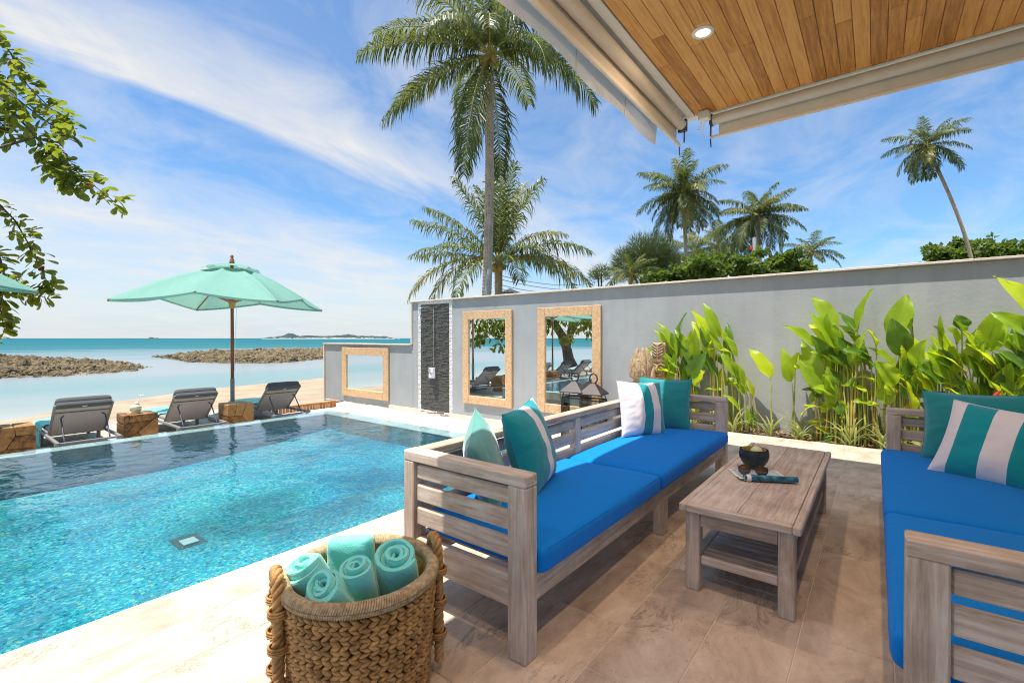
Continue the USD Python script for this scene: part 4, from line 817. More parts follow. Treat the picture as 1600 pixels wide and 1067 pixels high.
part(cc, 'green_rind', lathe([(.046, cz + .013), (.068, cz + .04), (.068, cz + .046), (.045, cz + .016)], (cx, cy, 0), 20), STEMG, True)
part(cc, 'lid', tube([[cx, cy, cz + .122], [cx + .005, cy + .03, cz + .145]], .03, 12), HUSK, True)
part(cc, 'straw', tube([[cx, cy + .01, cz + .10], [cx, cy + .05, cz + .22], [cx, cy + .06, cz + .235]], .005, 8), WHITES, True)
part(cc, 'flower', cat([tube([[cx + .015 * math.cos(a), cy + .06 + .015 * math.sin(a), cz + .245], [cx + .035 * math.cos(a), cy + .06 + .035 * math.sin(a), cz + .25]], [.009, .003], 5) for a in np.arange(5) * 1.2566]), WHITES, True, kind='stuff')
def parasol(label, x, y, zr=1.80, zt=2.52, r=1.76):
    t = thing('parasol', label, 'parasol', (x, y, ZD))
    part(t, 'pole', tube([[x, y, ZD + .75], [x, y, 1.6], [x, y, zt + .05]], .028, 14), POLEW, True)
    part(t, 'base_sleeve', tube([[x, y, ZD + .04], [x, y, ZD + .76]], .036, 14), GREYMET, True)
    part(t, 'base_plate', box(x - .3, x + .3, y - .3, y + .3, ZD + .001, ZD + .045, .01), GREYMET)
    # eight ribs: four corners (along x and y) and four side middles
    ends = []
    for k in range(8):
        a = k * math.pi / 4; rr, z = (r, zr) if k % 2 == 0 else (r * .70, zr + .135); ends.append(np.array([x + rr * math.cos(a), y + rr * math.sin(a), z]))
    hub = np.array([x, y, zt - .03]); N = 14
    cols = []
    for k in range(8):
        A, B = ends[k], ends[(k + 1) % 8]
        for s in np.linspace(0, 1, 9)[:-1]:
            sag = 4 * s * (1 - s); E = A * (1 - s) + B * s; E = E + (hub * [1, 1, 0] + [0, 0, E[2]] - E) * .045 * sag
            top = np.array([x, y, zt])
            cols.append([top * (1 - q) + E * q + np.array([0, 0, .10 * math.sin(q * math.pi) * (1 - .35 * sag) - .02 * sag * q]) for q in np.linspace(.13, 1, N)])
    cols.append(cols[0]); C = np.array(cols)
    part(t, 'canopy', grid(C[:, ::-1]), CANOPY, True)
    val = C[:, -1:]; part(t, 'hem', grid(np.concatenate([val - [0, 0, .035], val], 1)), CANOPY, True)
    vc = []
    for k in range(8):
        A, B = ends[k], ends[(k + 1) % 8]
        for s in np.linspace(0, 1, 9)[:-1]:
            sag = 4 * s * (1 - s); E = A * (1 - s) + B * s; top = np.array([x, y, zt + .055])
            vc.append([top * (1 - q) + (E * [1, 1, 0] + [0, 0, zt - .45 * (zt - E[2]) / (zt - zr) * 1.3]) * q + np.array([0, 0, .055 * math.sin(q / .30 * math.pi * .5) + .03 * (sag > .9) * q / .3]) for q in np.linspace(.01, .30, 6)])
    vc.append(vc[0]); part(t, 'vent_cap', grid(np.array(vc)[:, ::-1]), CANOPY, True)
    part(t, 'finial', lathe([(.001, zt + .21), (.022, zt + .20), (.03, zt + .175), (.018, zt + .15), (.034, zt + .125), (.04, zt + .085), (.045, zt + .05), (.001, zt + .05)], (x, y, 0), 18), FENCEW, True)
    hz = zr - .02
    part(t, 'hub', lathe([(.029, hz + .12), (.06, hz + .11), (.065, hz + .07), (.05, hz + .04), (.055, hz), (.04, hz - .03), (.029, hz - .035)], (x, y, 0), 18), FENCEW, True)
    for e in ends:
        dd = unit((e - hub) * [1, 1, 0]); part(t, 'rib', bar(hub + [0, 0, -.015], e + [0, 0, -.005], .02, .022), FENCEW)
        mid = hub * .52 + e * .48 + np.array([0, 0, .01]); part(t, 'strut', bar([x + dd[0] * .055, y + dd[1] * .055, hz + .085], mid, .018, .022), FENCEW)
    part(t, 'pull_cord', tube([[x + .06, y + .05, hz], [x + .045, y + .04, hz - .5], [x + .036, y + .02, ZD + .9]], .004, 5), WHITES)
parasol('mint green square parasol on a wooden pole behind the log block table', -9.3, 3.54)
parasol('mint green parasol cut off by the left edge of the photo', -9.3, -.72, 1.86, 2.58)

# ------------------------------------------------------------------ lanterns and carved statues
def lantern(label, cx, cy, h, s, rot):
    t = thing('iron_lantern', label, 'lantern', (cx, cy, ZS)); b = s / 2; z0, z1 = ZS, ZS + h * .70
    R = lambda m: rotz(m, rot, (cx, cy, 0)); K = .011
    for sx in (-1, 1):
        for sy in (-1, 1): part(t, 'post', R(box(cx + sx * b - K, cx + sx * b + K, cy + sy * b - K, cy + sy * b + K, z0, z1, .002)), BLACKM)
    for z in (z0 + .05, z1 - .012):
        for s_ in (-1, 1):
            part(t, 'rail', R(box(cx - b + K, cx + b - K, cy + s_ * b - K * .8, cy + s_ * b + K * .8, z, z + .02, .002)), BLACKM)
            part(t, 'rail', R(box(cx + s_ * b - K * .8, cx + s_ * b + K * .8, cy - b + K, cy + b - K, z, z + .02, .002)), BLACKM)
    for s_ in (-1, 1):
        part(t, 'glass_pane', R(box(cx - b + K, cx + b - K, cy + s_ * b - .002, cy + s_ * b + .002, z0 + .07, z1 - .013, .0005)), GLASS)
        part(t, 'glass_pane', R(box(cx + s_ * b - .002, cx + s_ * b + .002, cy - b + K, cy + b - K, z0 + .07, z1 - .013, .0005)), GLASS)
    part(t, 'floor_plate', R(box(cx - b, cx + b, cy - b, cy + b, z0 + .03, z0 + .049, .002)), BLACKM)
    zr = z1 + .10; e = b * 1.16
    for sx in (-1, 1):
        for sy in (-1, 1): part(t, 'roof_stay', R(bar([cx + sx * b * .98, cy + sy * b * .98, z1], [cx + sx * b * .8, cy + sy * b * .8, zr + .005], .012)), BLACKM)
    V = np.array([[cx - e, cy - e, zr], [cx + e, cy - e, zr], [cx + e, cy + e, zr], [cx - e, cy + e, zr], [cx - .035, cy - .035, zr + .15], [cx + .035, cy - .035, zr + .15], [cx + .035, cy + .035, zr + .15], [cx - .035, cy + .035, zr + .15]])
    m = trimesh.convex.convex_hull(V); part(t, 'roof', R((m.vertices, m.faces)), BLACKM)
    part(t, 'roof_edge', R(box(cx - e - .006, cx + e + .006, cy - e - .006, cy + e + .006, zr - .022, zr - .001, .003)), BLACKM)
    part(t, 'top_ring', R(tube([[cx + .062 * math.cos(a), cy, zr + .225 + .075 * math.sin(a)] for a in np.linspace(0, 2 * math.pi, 30)], .012, 8, False)), BLACKM, True)
    part(t, 'candle', lathe([(.001, z0 + .24), (.05, z0 + .238), (.052, z0 + .05), (.001, z0 + .05)], (cx, cy, 0), 20), CANDLE, True)
pA = onZ(899, 690, ZS); pB = onZ(921, 693, ZS)
lantern('black iron lantern in front of the tall mirror, the left one of the pair', pA[0], pA[1] - .02, 1.02, .315, math.radians(10))
lantern('black iron lantern in front of the tall mirror, half hidden by its twin', pB[0] + .06, pB[1] + .02, .99, .315, math.radians(8))
def statue(label, cx, cy, top, w, kind):
    t = thing('carved_statue', label, 'statue', (cx, cy, 0)); out = []; ic = trimesh.creation.icosphere(2)
    def lump(p, s): out.append((ic.vertices * np.array(s) + np.array(p), ic.faces))
    if kind == 0:      # a crown of scaled pointed leaves over a banded neck
        zb = top - .46
        part(t, 'body', lathe([(.001, 0), (w * .55, .0), (w * .5, .2), (w * .42, zb - .12), (w * .36, zb - .02), (w * .46, zb), (w * .47, zb + .03), (w * .40, zb + .05), (w * .5, zb + .09), (w * .52, zb + .2), (w * .44, zb + .3), (w * .2, zb + .36), (.001, zb + .37)], (cx, cy, 0), 28), CARVED, True)
        for i in range(7):
            a = -2.5 + i * .52; r = w * .42; c = np.array([cx + r * math.cos(a), cy + r * math.sin(a), 0]); hh = .40 + .06 * (i % 2)
            m = tube([c + [0, 0, zb + .1], c * [1, 1, 0] + [0, 0, zb + .28], np.array([cx + r * .78 * math.cos(a), cy + r * .78 * math.sin(a), zb + hh]), np.array([cx + r * .7 * math.cos(a), cy + r * .7 * math.sin(a), zb + hh + .06])], [w * .27, w * .26, w * .15, .004], 8)
            lf = part(t, 'leaf_point', m, CARVED, True); out.clear()
            for k in range(7): lump([cx + r * 1.32 * math.cos(a), cy + r * 1.32 * math.sin(a), zb + .12 + k * .036], (.016, .016, .011))
            part(lf, 'scale_row', cat(out), CARVED, True, kind='stuff')
        part(t, 'spiral', tube([[cx + .06 + (.02 + .012 * a) * math.cos(a) * .6, cy - w * .56, zb + .13 + (.02 + .009 * a) * math.sin(a)] for a in np.linspace(0, 8, 40)], .011, 6), CARVED, True)
        part(t, 'side_hook', tube([[cx + w * .45, cy - .02, zb + .08], [cx + w * .72, cy - .02, zb + .13], [cx + w * .72, cy - .02, zb + .2], [cx + w * .78, cy - .02, zb + .27]], [.045, .04, .028, .004], 8), CARVED, True)
    else:              # a totem: head with brow, eyes, nose and a tall striped headdress
        part(t, 'body', lathe([(.001, 0), (w * .5, 0), (w * .48, .3), (w * .42, top - .55), (w * .5, top - .52), (w * .46, top - .48), (w * .38, top - .46), (w * .45, top - .38), (w * .42, top - .28), (w * .48, top - .26), (w * .42, top - .24), (w * .44, top - .05), (w * .40, top), (.001, top)], (cx, cy, 0), 24), CARVED, True)
        for sx in (-1, 1):
            out.clear(); lump([cx + sx * w * .18, cy - w * .40, top - .36], (.028, .02, .022)); part(t, 'eye', cat(out), CARVED, True)
            part(t, 'brow', tube([[cx + sx * .01, cy - w * .44, top - .325], [cx + sx * w * .22, cy - w * .42, top - .305], [cx + sx * w * .4, cy - w * .28, top - .33]], .014, 6), CARVED, True)
            for k in range(5): part(t, 'headdress_ridge', tube([[cx + sx * .012, cy - w * .44, top - .20 + k * .04], [cx + sx * w * .3, cy - w * .36, top - .16 + k * .04]], .009, 6), CARVED, True)
        part(t, 'nose', tube([[cx, cy - w * .42, top - .32], [cx, cy - w * .56, top - .39], [cx, cy - w * .46, top - .41]], [.014, .024, .016], 8), CARVED, True)
        part(t, 'mouth', tube([[cx - w * .24, cy - w * .38, top - .445], [cx, cy - w * .50, top - .455], [cx + w * .24, cy - w * .38, top - .445]], .013, 6), CARVED, True)
        part(t, 'belly_band', tube([[cx + w * .49 * math.cos(a), cy + w * .49 * math.sin(a), top - .50] for a in np.linspace(0, 2 * math.pi, 26)], .014, 6, False), CARVED, True)
q = onY(1002, 549, 6.25); statue('squat carved wooden statue with pointed scaled crown behind the far sofa arm', q[0], 6.25, q[2], .25, 0)
q = onY(1031, 535, 6.52); statue('taller carved wooden totem statue partly behind the leftmost leaves', q[0], 6.52, q[2], .25, 1)

# ------------------------------------------------------------------ planting along the wall
def leafsheet(base, tip, width, face, fold=.22, droop=.06, seed=0, rows=24):
    """a long paddle leaf from base to tip; face is roughly the way its upper side looks"""
    base, tip = np.array(base, float), np.array(tip, float); ax = tip - base; L = np.linalg.norm(ax); t = ax / L
    n = np.array(face, float); n = unit(n - t * (n @ t)); s = np.cross(t, n); r = np.random.default_rng(seed)
    u = np.linspace(0, 1, rows); wv = np.sin(np.pi * np.clip(u, 0, 1) ** .78) ** .72 * (1 - .18 * u ** 3); wv[0] = .05; wv[-1] = .01
    P = np.zeros((rows, 7, 3)); ph = r.uniform(0, 6)
    for i, (q, k) in enumerate(zip(u, wv)):
        mid = base + ax * q + n * (L * droop * 4 * q * (1 - q) - L * .10 * max(0, q - .7) ** 1.5 * 3) + s * (L * .05 * math.sin(q * 3 + ph))
        for j, v in enumerate(np.linspace(-1, 1, 7)):
            P[i, j] = mid + s * v * width / 2 * k + n * (abs(v) * width / 2 * k * fold + width * .05 * math.sin(q * 13 + ph + v * 2) * abs(v) ** 2 + width * .012 * math.sin(q * 75 - 9 * abs(v)) * min(1, abs(v) * 2))
    v, f = grid(P); rib = tube([base + ax * q + n * (L * droop * 4 * q * (1 - q) - .002) for q in np.linspace(0, .97, 7)], np.linspace(.006, .0015, 7), 5)
    return (v, f), rib
LV = [  # plant, leaf base px, tip px, width px, tone (0 green, 1 lime, 2 dark)
    (0, 1062, 554, 1024, 500, 12, 0), (0, 1058, 551, 1070, 488, 13, 2), (0, 1076, 549, 1056, 513, 10, 0), (0, 1076, 579, 1087, 514, 14, 0), (0, 1078, 592, 1102, 549, 19, 2), (0, 1057, 568, 1035, 554, 11, 2), (0, 1036, 557, 1007, 542, 10, 0), (0, 1058, 585, 1017, 577, 10, 1), (0, 1084, 602, 1103, 578, 16, 1), (0, 1052, 553, 1020, 515, 10, 0), (0, 1066, 560, 1079, 516, 13, 0), (0, 1047, 563, 1033, 540, 11, 1), (0, 1070, 572, 1100, 556, 12, 0), (0, 1060, 560, 1046, 520, 12, 2),
    (1, 1115, 539, 1078, 484, 17, 1), (1, 1127, 526, 1096, 473, 14, 0), (1, 1114, 538, 1080, 501, 15, 1), (1, 1152, 556, 1130, 524, 10, 0), (1, 1154, 591, 1128, 549, 15, 0), (1, 1172, 612, 1154, 572, 13, 0), (1, 1142, 551, 1105, 544, 9, 1), (1, 1132, 605, 1126, 575, 13, 0), (1, 1113, 574, 1102, 550, 11, 2), (1, 1128, 548, 1104, 514, 13, 0), (1, 1136, 538, 1112, 500, 12, 1), (1, 1176, 622, 1166, 588, 10, 1),
    (2, 1204, 591, 1172, 543, 21, 1), (3, 1237, 596, 1220, 543, 17, 0), (3, 1243, 577, 1248, 550, 19, 1),
    (4, 1280, 605, 1252, 530, 19, 0), (4, 1297, 588, 1276, 521, 18, 0), (4, 1275, 539, 1224, 510, 13, 0), (4, 1304, 620, 1253, 606, 13, 2), (4, 1306, 646, 1253, 631, 9, 1), (4, 1288, 560, 1268, 524, 16, 2), (4, 1300, 612, 1262, 596, 12, 2), (4, 1310, 600, 1290, 575, 18, 2), (4, 1268, 630, 1288, 604, 13, 0), (4, 1284, 644, 1308, 622, 11, 1),
    (5, 1315, 548, 1267, 487, 25, 0), (5, 1310, 506, 1266, 464, 20, 0), (5, 1336, 517, 1309, 488, 14, 2), (5, 1343, 541, 1304, 505, 18, 0), (5, 1339, 520, 1359, 450, 15, 0), (5, 1335, 577, 1326, 539, 13, 0), (5, 1312, 579, 1302, 541, 18, 2), (5, 1369, 541, 1354, 513, 20, 1), (5, 1400, 570, 1357, 543, 16, 0), (5, 1322, 570, 1284, 540, 18, 2), (5, 1330, 556, 1302, 524, 20, 2), (5, 1352, 566, 1338, 530, 15, 0), (5, 1367, 593, 1342, 589, 11, 1), (5, 1380, 613, 1342, 617, 13, 0), (5, 1346, 560, 1330, 548, 13, 1), (5, 1360, 560, 1340, 545, 12, 2),
    (6, 1401, 529, 1411, 459, 30, 0), (6, 1427, 528, 1424, 496, 15, 2), (6, 1425, 585, 1417, 518, 36, 1), (6, 1398, 602, 1372, 562, 23, 0), (6, 1397, 617, 1384, 597, 25, 1), (6, 1427, 597, 1387, 574, 16, 1), (6, 1461, 572, 1424, 538, 13, 1), (6, 1458, 612, 1430, 578, 27, 1), (6, 1434, 575, 1446, 530, 20, 0), (6, 1424, 626, 1414, 588, 17, 2), (6, 1437, 622, 1440, 590, 16, 2), (6, 1410, 590, 1404, 555, 16, 2),
    (7, 1510, 585, 1450, 547, 21, 1), (7, 1485, 594, 1454, 538, 36, 0), (7, 1512, 569, 1465, 495, 16, 0), (7, 1495, 538, 1479, 510, 22, 0), (7, 1503, 514, 1496, 491, 19, 2), (7, 1473, 539, 1460, 510, 18, 2), (7, 1488, 575, 1462, 560, 22, 2), (7, 1505, 610, 1478, 592, 20, 2), (7, 1496, 604, 1470, 560, 24, 0),
    (8, 1553, 570, 1492, 507, 22, 1), (8, 1521, 577, 1529, 522, 21, 0), (8, 1540, 546, 1559, 487, 27, 0), (8, 1551, 550, 1563, 500, 23, 0), (8, 1555, 606, 1522, 564, 20, 0), (8, 1572, 590, 1556, 550, 26, 2), (8, 1560, 600, 1590, 565, 26, 2), (8, 1545, 600, 1535, 560, 28, 2), (8, 1530, 590, 1512, 555, 22, 2), (8, 1566, 612, 1580, 575, 22, 2),
    (9, 1581, 600, 1608, 578, 22, 0), (9, 1600, 549, 1565, 519, 19, 0), (9, 1604, 520, 1550, 486, 19, 0), (9, 1592, 560, 1582, 510, 22, 2), (9, 1604, 590, 1596, 545, 24, 2), (9, 1612, 631, 1574, 615, 10, 1), (9, 1620, 500, 1588, 470, 20, 0), (9, 1598, 605, 1575, 570, 22, 2)]
PL = ['heliconia clump half hidden by the far sofa arm, beside the totem statue', 'tall lime leaning heliconia clump just right of the far sofa arm', 'single slim heliconia stem with one lime leaf against the bare wall', 'slim heliconia stem with two upright leaves left of the big clump', 'dark leafy heliconia clump behind the far end of the coffee table', 'biggest heliconia clump with long leaves arching left, mid wall', 'lime heliconia clump rising behind the far end of the right hand sofa', 'broad leaved heliconia behind the plain teal pillow on the right', 'dense dark heliconia clump with a red bract on the right', 'heliconia clump at the right edge of the photo']
YB = {0: 6.52, 1: 6.58, 2: 6.56, 3: 6.6, 4: 6.55, 5: 6.58, 6: 6.5, 7: 6.55, 8: 6.58, 9: 6.5}
rs = np.random.default_rng(8); extra = []
for (k, bx, by, tx, ty, w, tone) in LV:
    if k in (2, 3): continue
    for _q in range(1 + int(rs.random() < .45)):
        dx, dy = rs.uniform(-18, 18), rs.uniform(2, 62); a = rs.uniform(-.5, .5); vx, vy = (tx - bx) * .85, (ty - by) * .85
        extra.append((k, bx + dx, by + dy, bx + dx + vx * math.cos(a) - vy * math.sin(a), by + dy + vx * math.sin(a) + vy * math.cos(a), w * .85, int(rs.choice([0, 0, 1, 2, 2]))))
rp = np.random.default_rng(21); plants = {}
for n, (k, bx, by, tx, ty, w, tone) in enumerate(LV + extra):
    yb = YB[k] + rp.uniform(-.07, .06); b = onY(bx, by, yb)
    if k not in plants: plants[k] = thing('heliconia_plant', PL[k], 'plant', (b[0], YB[k], -.02))
    yt = yb + rp.uniform(-.16, .10); yt = min(yt, Y0 - .06); tpt = onY(tx, ty, yt); dep = (b - CAM) @ FW; ww = w / FPX * dep * rp.uniform(1.12, 1.35)
    up = np.array([rp.normal(0, .4), -.62 + (.30 if tone == 1 else 0), .72 + rp.uniform(-.2, .3)])
    m, rib = leafsheet(b, tpt, ww, up, rp.uniform(.12, .5), rp.uniform(.0, .09), n)
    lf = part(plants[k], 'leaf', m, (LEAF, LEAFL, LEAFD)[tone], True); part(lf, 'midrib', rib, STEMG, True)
    x0 = b[0] + (b[0] - tpt[0]) * .18 + rp.uniform(-.03, .03); yg = 6.50 + rp.uniform(.0, .2); mid = np.array([(b[0] * .6 + x0 * .4), (yb + yg) / 2, b[2] * .55])
    q = np.array([b, b * .75 + mid * .25 + [(b[0] - tpt[0]) * .06, 0, 0], mid, [x0, yg, b[2] * .25], [x0, yg, -.04]])
    part(plants[k], 'stem', tube(q, [.004, .006, .008, .011, .013], 7), STEMB if rp.random() < .14 else STEMG, True)
# one big leaf leaning in from the right, nearer the terrace
b = onY(1640, 530, 6.1); tq = onY(1559, 428, 6.1); bp = thing('heliconia_plant', 'heliconia with one huge lime leaf leaning in at the upper right edge', 'plant', (b[0] + .1, 6.46, -.02))
m, rib = leafsheet(b, tq, .30, (.5, -.6, .6), .18, .07, 99, 16); lf = part(bp, 'leaf', m, LEAFL, True); part(lf, 'midrib', rib, STEMG, True)
part(bp, 'stem', tube([b, b + [.1, .1, -.3], [b[0] + .16, 6.4, .5], [b[0] + .16, 6.47, -.04]], [.007, .011, .016, .018], 8), STEMG, True)
for (px, py, dx, dy) in ((1546, 618, 16, -14), (1560, 622, 22, 8), (1540, 624, -10, 6)):
    a = onY(1550, 624, 6.4); c = onY(1550 + dx, 624 + dy, 6.38); part(plants[8], 'red_bract', tube([a, (a + c) / 2 + [0, 0, .01], c], [.006, .018, .002], 6), REDM, True)
stray = onY(1100, 600, 6.4)
for i, (px, lab) in enumerate(((1085, 'variegated grass tuft seen through the far sofa arm'), (1148, 'variegated grass tuft just right of the far sofa arm'), (1203, 'variegated grass tuft leaning left under the single lime leaf'), (1250, 'small variegated grass tuft at the two leaf stem'), (1332, 'fullest pale variegated grass tuft beyond the table corner'), (1382, 'variegated grass tuft at the far post of the right hand sofa'), (1440, 'variegated grass tuft seen between the right hand sofa slats'))):
    py = 674 + (px - 1129) * .093; c = onZ(px, py, -.02); c[1] = 6.47; c = np.array([onY(px, py, 6.47)[0], 6.47, -.02]); r = np.random.default_rng(40 + i)
    t = thing('variegated_grass', lab, 'plant', c); nb = 44 if i == 4 else 26
    for k in range(nb):
        a = r.uniform(0, 2 * math.pi); L = r.uniform(.32, .58) * (1.15 if i == 4 else 1); el = r.uniform(.65, 1.35); d = np.array([math.cos(a) * .9, math.sin(a) * .35, 0]); sgn = np.array([-d[1], d[0], 0]) + [.3, .3, 0]; sgn = unit(sgn)
        pts = []; p = c + [r.normal(0, .02), r.normal(0, .015), 0]; e = el
        for q in range(6): pts.append(p.copy()); p = p + (d * math.cos(e) + np.array([0, 0, math.sin(e)])) * L / 5; e -= r.uniform(.12, .34)
        wv = np.array([.5, 1, 1, .8, .5, .05]) * .0125
        part(t, 'blade', grid(np.array([[p_ - sgn * w_, p_, p_ + sgn * w_] for p_, w_ in zip(pts, wv)])), VARIEG, True)

rl = np.random.default_rng(17); lt = []
for k in range(260):
    x_, y_ = rl.uniform(-2.9, 1.6), rl.uniform(6.40, 6.78); c = np.array([x_, y_, .018]); a = rl.uniform(0, 6.28); d = np.array([math.cos(a), math.sin(a), rl.normal(0, .25)]); s_ = np.array([-d[1], d[0], rl.normal(0, .3)]); L = rl.uniform(.02, .075)
    lt.append(grid(np.array([[c - s_ * w_ * L, c + d * 0 + [0, 0, L * .12], c + s_ * w_ * L] + d * q * L for q, w_ in ((0, .05), (.35, .22), (.7, .2), (1, .02))])))
DRY = noisy('dry_leaf', (.10, .055, .025), (.30, .19, .09), 30, .8)
solo('leaf_litter', cat(lt), DRY, 'dry brown leaf litter scattered on the soil under the heliconias', 'leaf litter', kind='stuff')

# ------------------------------------------------------------------ palms and trees beyond the wall
def frond(o, az, el, L, droop, seed, nl=46, ll=.25, hang=.9, twist=0.0, lw=.020):
    """one palm frond: (leaflets, rachis)"""
    r = np.random.default_rng(seed); S = 26; u = np.linspace(0, 1, S); e = el - droop * u ** 1.25; hd = np.array([math.cos(az), math.sin(az), 0])
    st = (hd[None] * np.cos(e)[:, None] + np.array([0, 0, 1.0])[None] * np.sin(e)[:, None]) * L / S
    p = np.array(o, float) + np.concatenate([[np.zeros(3)], np.cumsum(st, 0)[:-1]]); t = unit(st); side = np.array([-hd[1], hd[0], 0]); nrm = np.cross(t, side)
    rach = tube(p, np.linspace(.030, .004, S) * L / 3.6, 5)
    k = np.linspace(.10, 1.0, nl); ms_v, ms_f = [], []; base = np.stack([np.interp(k, u, p[:, i]) for i in range(3)], 1); tt = unit(np.stack([np.interp(k, u, t[:, i]) for i in range(3)], 1)); nn = unit(np.stack([np.interp(k, u, nrm[:, i]) for i in range(3)], 1))
    len_ = L * ll * np.minimum(1, (k + .12) * 2.0) * (1 - .62 * np.clip((k - .55) / .45, 0, 1) ** 1.6)
    V, F, c = [], [], 0
    for s in (-1, 1):
        jit = r.normal(0, .20, nl); fw = .38 + .55 * k + jit; gl = len_ * r.uniform(.8, 1.1, nl)
        d0 = unit(side[None] * s + tt * fw[:, None] + nn * (.18 + r.normal(0, .14, nl))[:, None] * np.sign(.5 + twist))
        g = hang * r.uniform(.3, 1.7, nl)
        q1 = base + d0 * (gl * .38)[:, None]; d1 = unit(d0 + np.array([0, 0, -1.0]) * (g * .75)[:, None]); q2 = q1 + d1 * (gl * .36)[:, None]; d2 = unit(d1 + np.array([0, 0, -1.0]) * (g * 1.1)[:, None]); q3 = q2 + d2 * (gl * .30)[:, None]
        wd = unit(np.cross(d0, nn + r.normal(0, .25, (nl, 3)))) * (lw * L / 3.6 * r.uniform(.8, 1.2, nl))[:, None]
        v = np.stack([base - wd * .5, base + wd * .5, q1 - wd, q1 + wd, q2 - wd * .8, q2 + wd * .8, q3], 1)
        V.append(v.reshape(-1, 3)); b = np.arange(nl)[:, None] * 7 + c; tri = np.array([[0, 1, 3], [0, 3, 2], [2, 3, 5], [2, 5, 4], [4, 5, 6]])
        F.append((b[:, None, :] + tri[None]).reshape(-1, 3)); c += nl * 7
    return (np.vstack(V), np.vstack(F)), rach
def palm(label, crown, foot, L, n, seed, tr=(.13, .17), bend=0.0, nl=46, mats=(PALMG, PALMY), yellow=.15, wind=None, lo=-.75, hi=1.25, coconuts=True, name='coconut_palm', azs=None, lw=.020, rings=True, ll=.25, hg=(.8, 1.5)):
    r = np.random.default_rng(seed); crown, foot = np.array(crown, float), np.array(foot, float); t = thing(name, label, 'palm tree', foot)
    u = np.linspace(0, 1, 22); P = foot + (crown - foot) * u[:, None]; sd = unit(np.cross(crown - foot, FW)); P = P + sd * (bend * np.sin(u * math.pi) * (1 - .3 * u))[:, None] + np.array([r.normal(0, .01), 0, 0])
    rad = tr[1] + (tr[0] - tr[1]) * u ** .7
    if rings:
        H = np.linalg.norm(crown - foot); nu = int(H / .11); uu = np.linspace(0, 1, nu * 3); PP = np.stack([np.interp(uu, u, P[:, i]) for i in range(3)], 1); rr = np.interp(uu, u, rad) * np.tile([1.0, 1.07, .95], nu)[:len(uu)]
        part(t, 'trunk', tube(PP, rr, 12), TRUNK, True)
    else: part(t, 'trunk', tube(P, rad, 9), TRUNK, True)
    part(t, 'crown_shaft', lathe([(tr[0] * 1.0, -.5), (tr[0] * 1.08, -.2), (tr[0] * 1.15, .0), (tr[0] * .8, .3), (.01, .5)], crown, 12), STEMB, True)
    for i in range(n):
        if azs and i < len(azs): az, el, dr, LL = azs[i]; LL *= L
        else:
            az = i * 2.39996 + r.normal(0, .2); q = (i + .5) / n; el = hi + (lo - hi) * q ** .9 + r.normal(0, .1); dr = .75 + .55 * q + r.normal(0, .12); LL = L * r.uniform(.85, 1.08) * (.8 if q < .12 else 1)
        if wind is not None: az += wind[1] * math.sin(wind[0] - az)
        lf, ra = frond(crown + [0, 0, .1], az, el, LL, dr, seed * 100 + i, nl, lw=lw, ll=ll, hang=r.uniform(*hg))
        fr = part(t, 'frond', lf, mats[1] if r.random() < yellow else mats[0]); part(fr, 'rachis', ra, STEMG if r.random() < .7 else STEMB, True)
    if coconuts:
        ic = trimesh.creation.icosphere(2)
        for k in range(5):
            a = k * 1.3 + seed; part(t, 'coconut', (ic.vertices * [.10, .10, .12] * (L / 3.6) + crown + np.array([math.cos(a) * .2, math.sin(a) * .2, -.12 - .08 * (k % 2)]) * (L / 3.6), ic.faces), STEMB, True)
def dirpx(dx, toward=0.0):
    """azimuth of a frond that runs dx to the right in the picture (+) or left (-), and toward the camera"""
    v = RT * dx - FW * toward; return math.atan2(v[1], v[0])
c1 = at(765, 92, 14.2); f1 = at(752, 480, 14.2) * [1, 1, 0] + [0, 0, -.5]
big = [(dirpx(-1, .15), .28, .85, 1.12), (dirpx(-1, -.3), -.02, .75, 1.0), (dirpx(-1, .25), -.42, .55, 1.12), (dirpx(1, .2), .20, 1.75, 1.0), (dirpx(1, -.2), .30, 1.55, 1.15), (dirpx(.5, .6), .15, 1.7, .95), (dirpx(-.3, -.7), -.35, 1.1, 1.15), (dirpx(-.15, .35), -.95, .55, 1.1), (dirpx(.10, -.4), -1.0, .5, 1.0), (dirpx(-.7, .5), .75, 1.0, 1.0), (dirpx(-.8, -.5), .95, 1.1, .95), (dirpx(.6, -.6), .9, 1.2, 1.0), (dirpx(.2, .8), .65, 1.3, .9), (dirpx(-.2, .9), 1.1, 1.2, .85), (dirpx(.8, .3), 1.15, 1.3, .9), (dirpx(0, -1), 1.25, 1.0, .9), (dirpx(-.5, .1), 1.3, .9, .9), (dirpx(-.9, .0), .62, 1.05, 1.05), (dirpx(.4, -.9), .55, 1.3, 1.0), (dirpx(-.4, -.95), .45, 1.2, 1.0), (dirpx(.05, 1), .35, 1.6, .85), (dirpx(.9, .5), .75, 1.5, .95), (dirpx(-.6, .85), .35, 1.5, .9), (dirpx(.3, .2), 1.35, .8, .9)]
palm('tallest coconut palm, its crown cut by the top edge beside the roof', c1, f1, 3.65, len(big), 1, (.125, .165), -.12, 110, (PALMG, PALMY), .08, azs=big, lw=.0165, ll=.25, hg=(1.3, 2.4))
c2 = at(779, 412, 19.5); f2 = c2 * [1, 1, 0] + [0, 0, -.5]
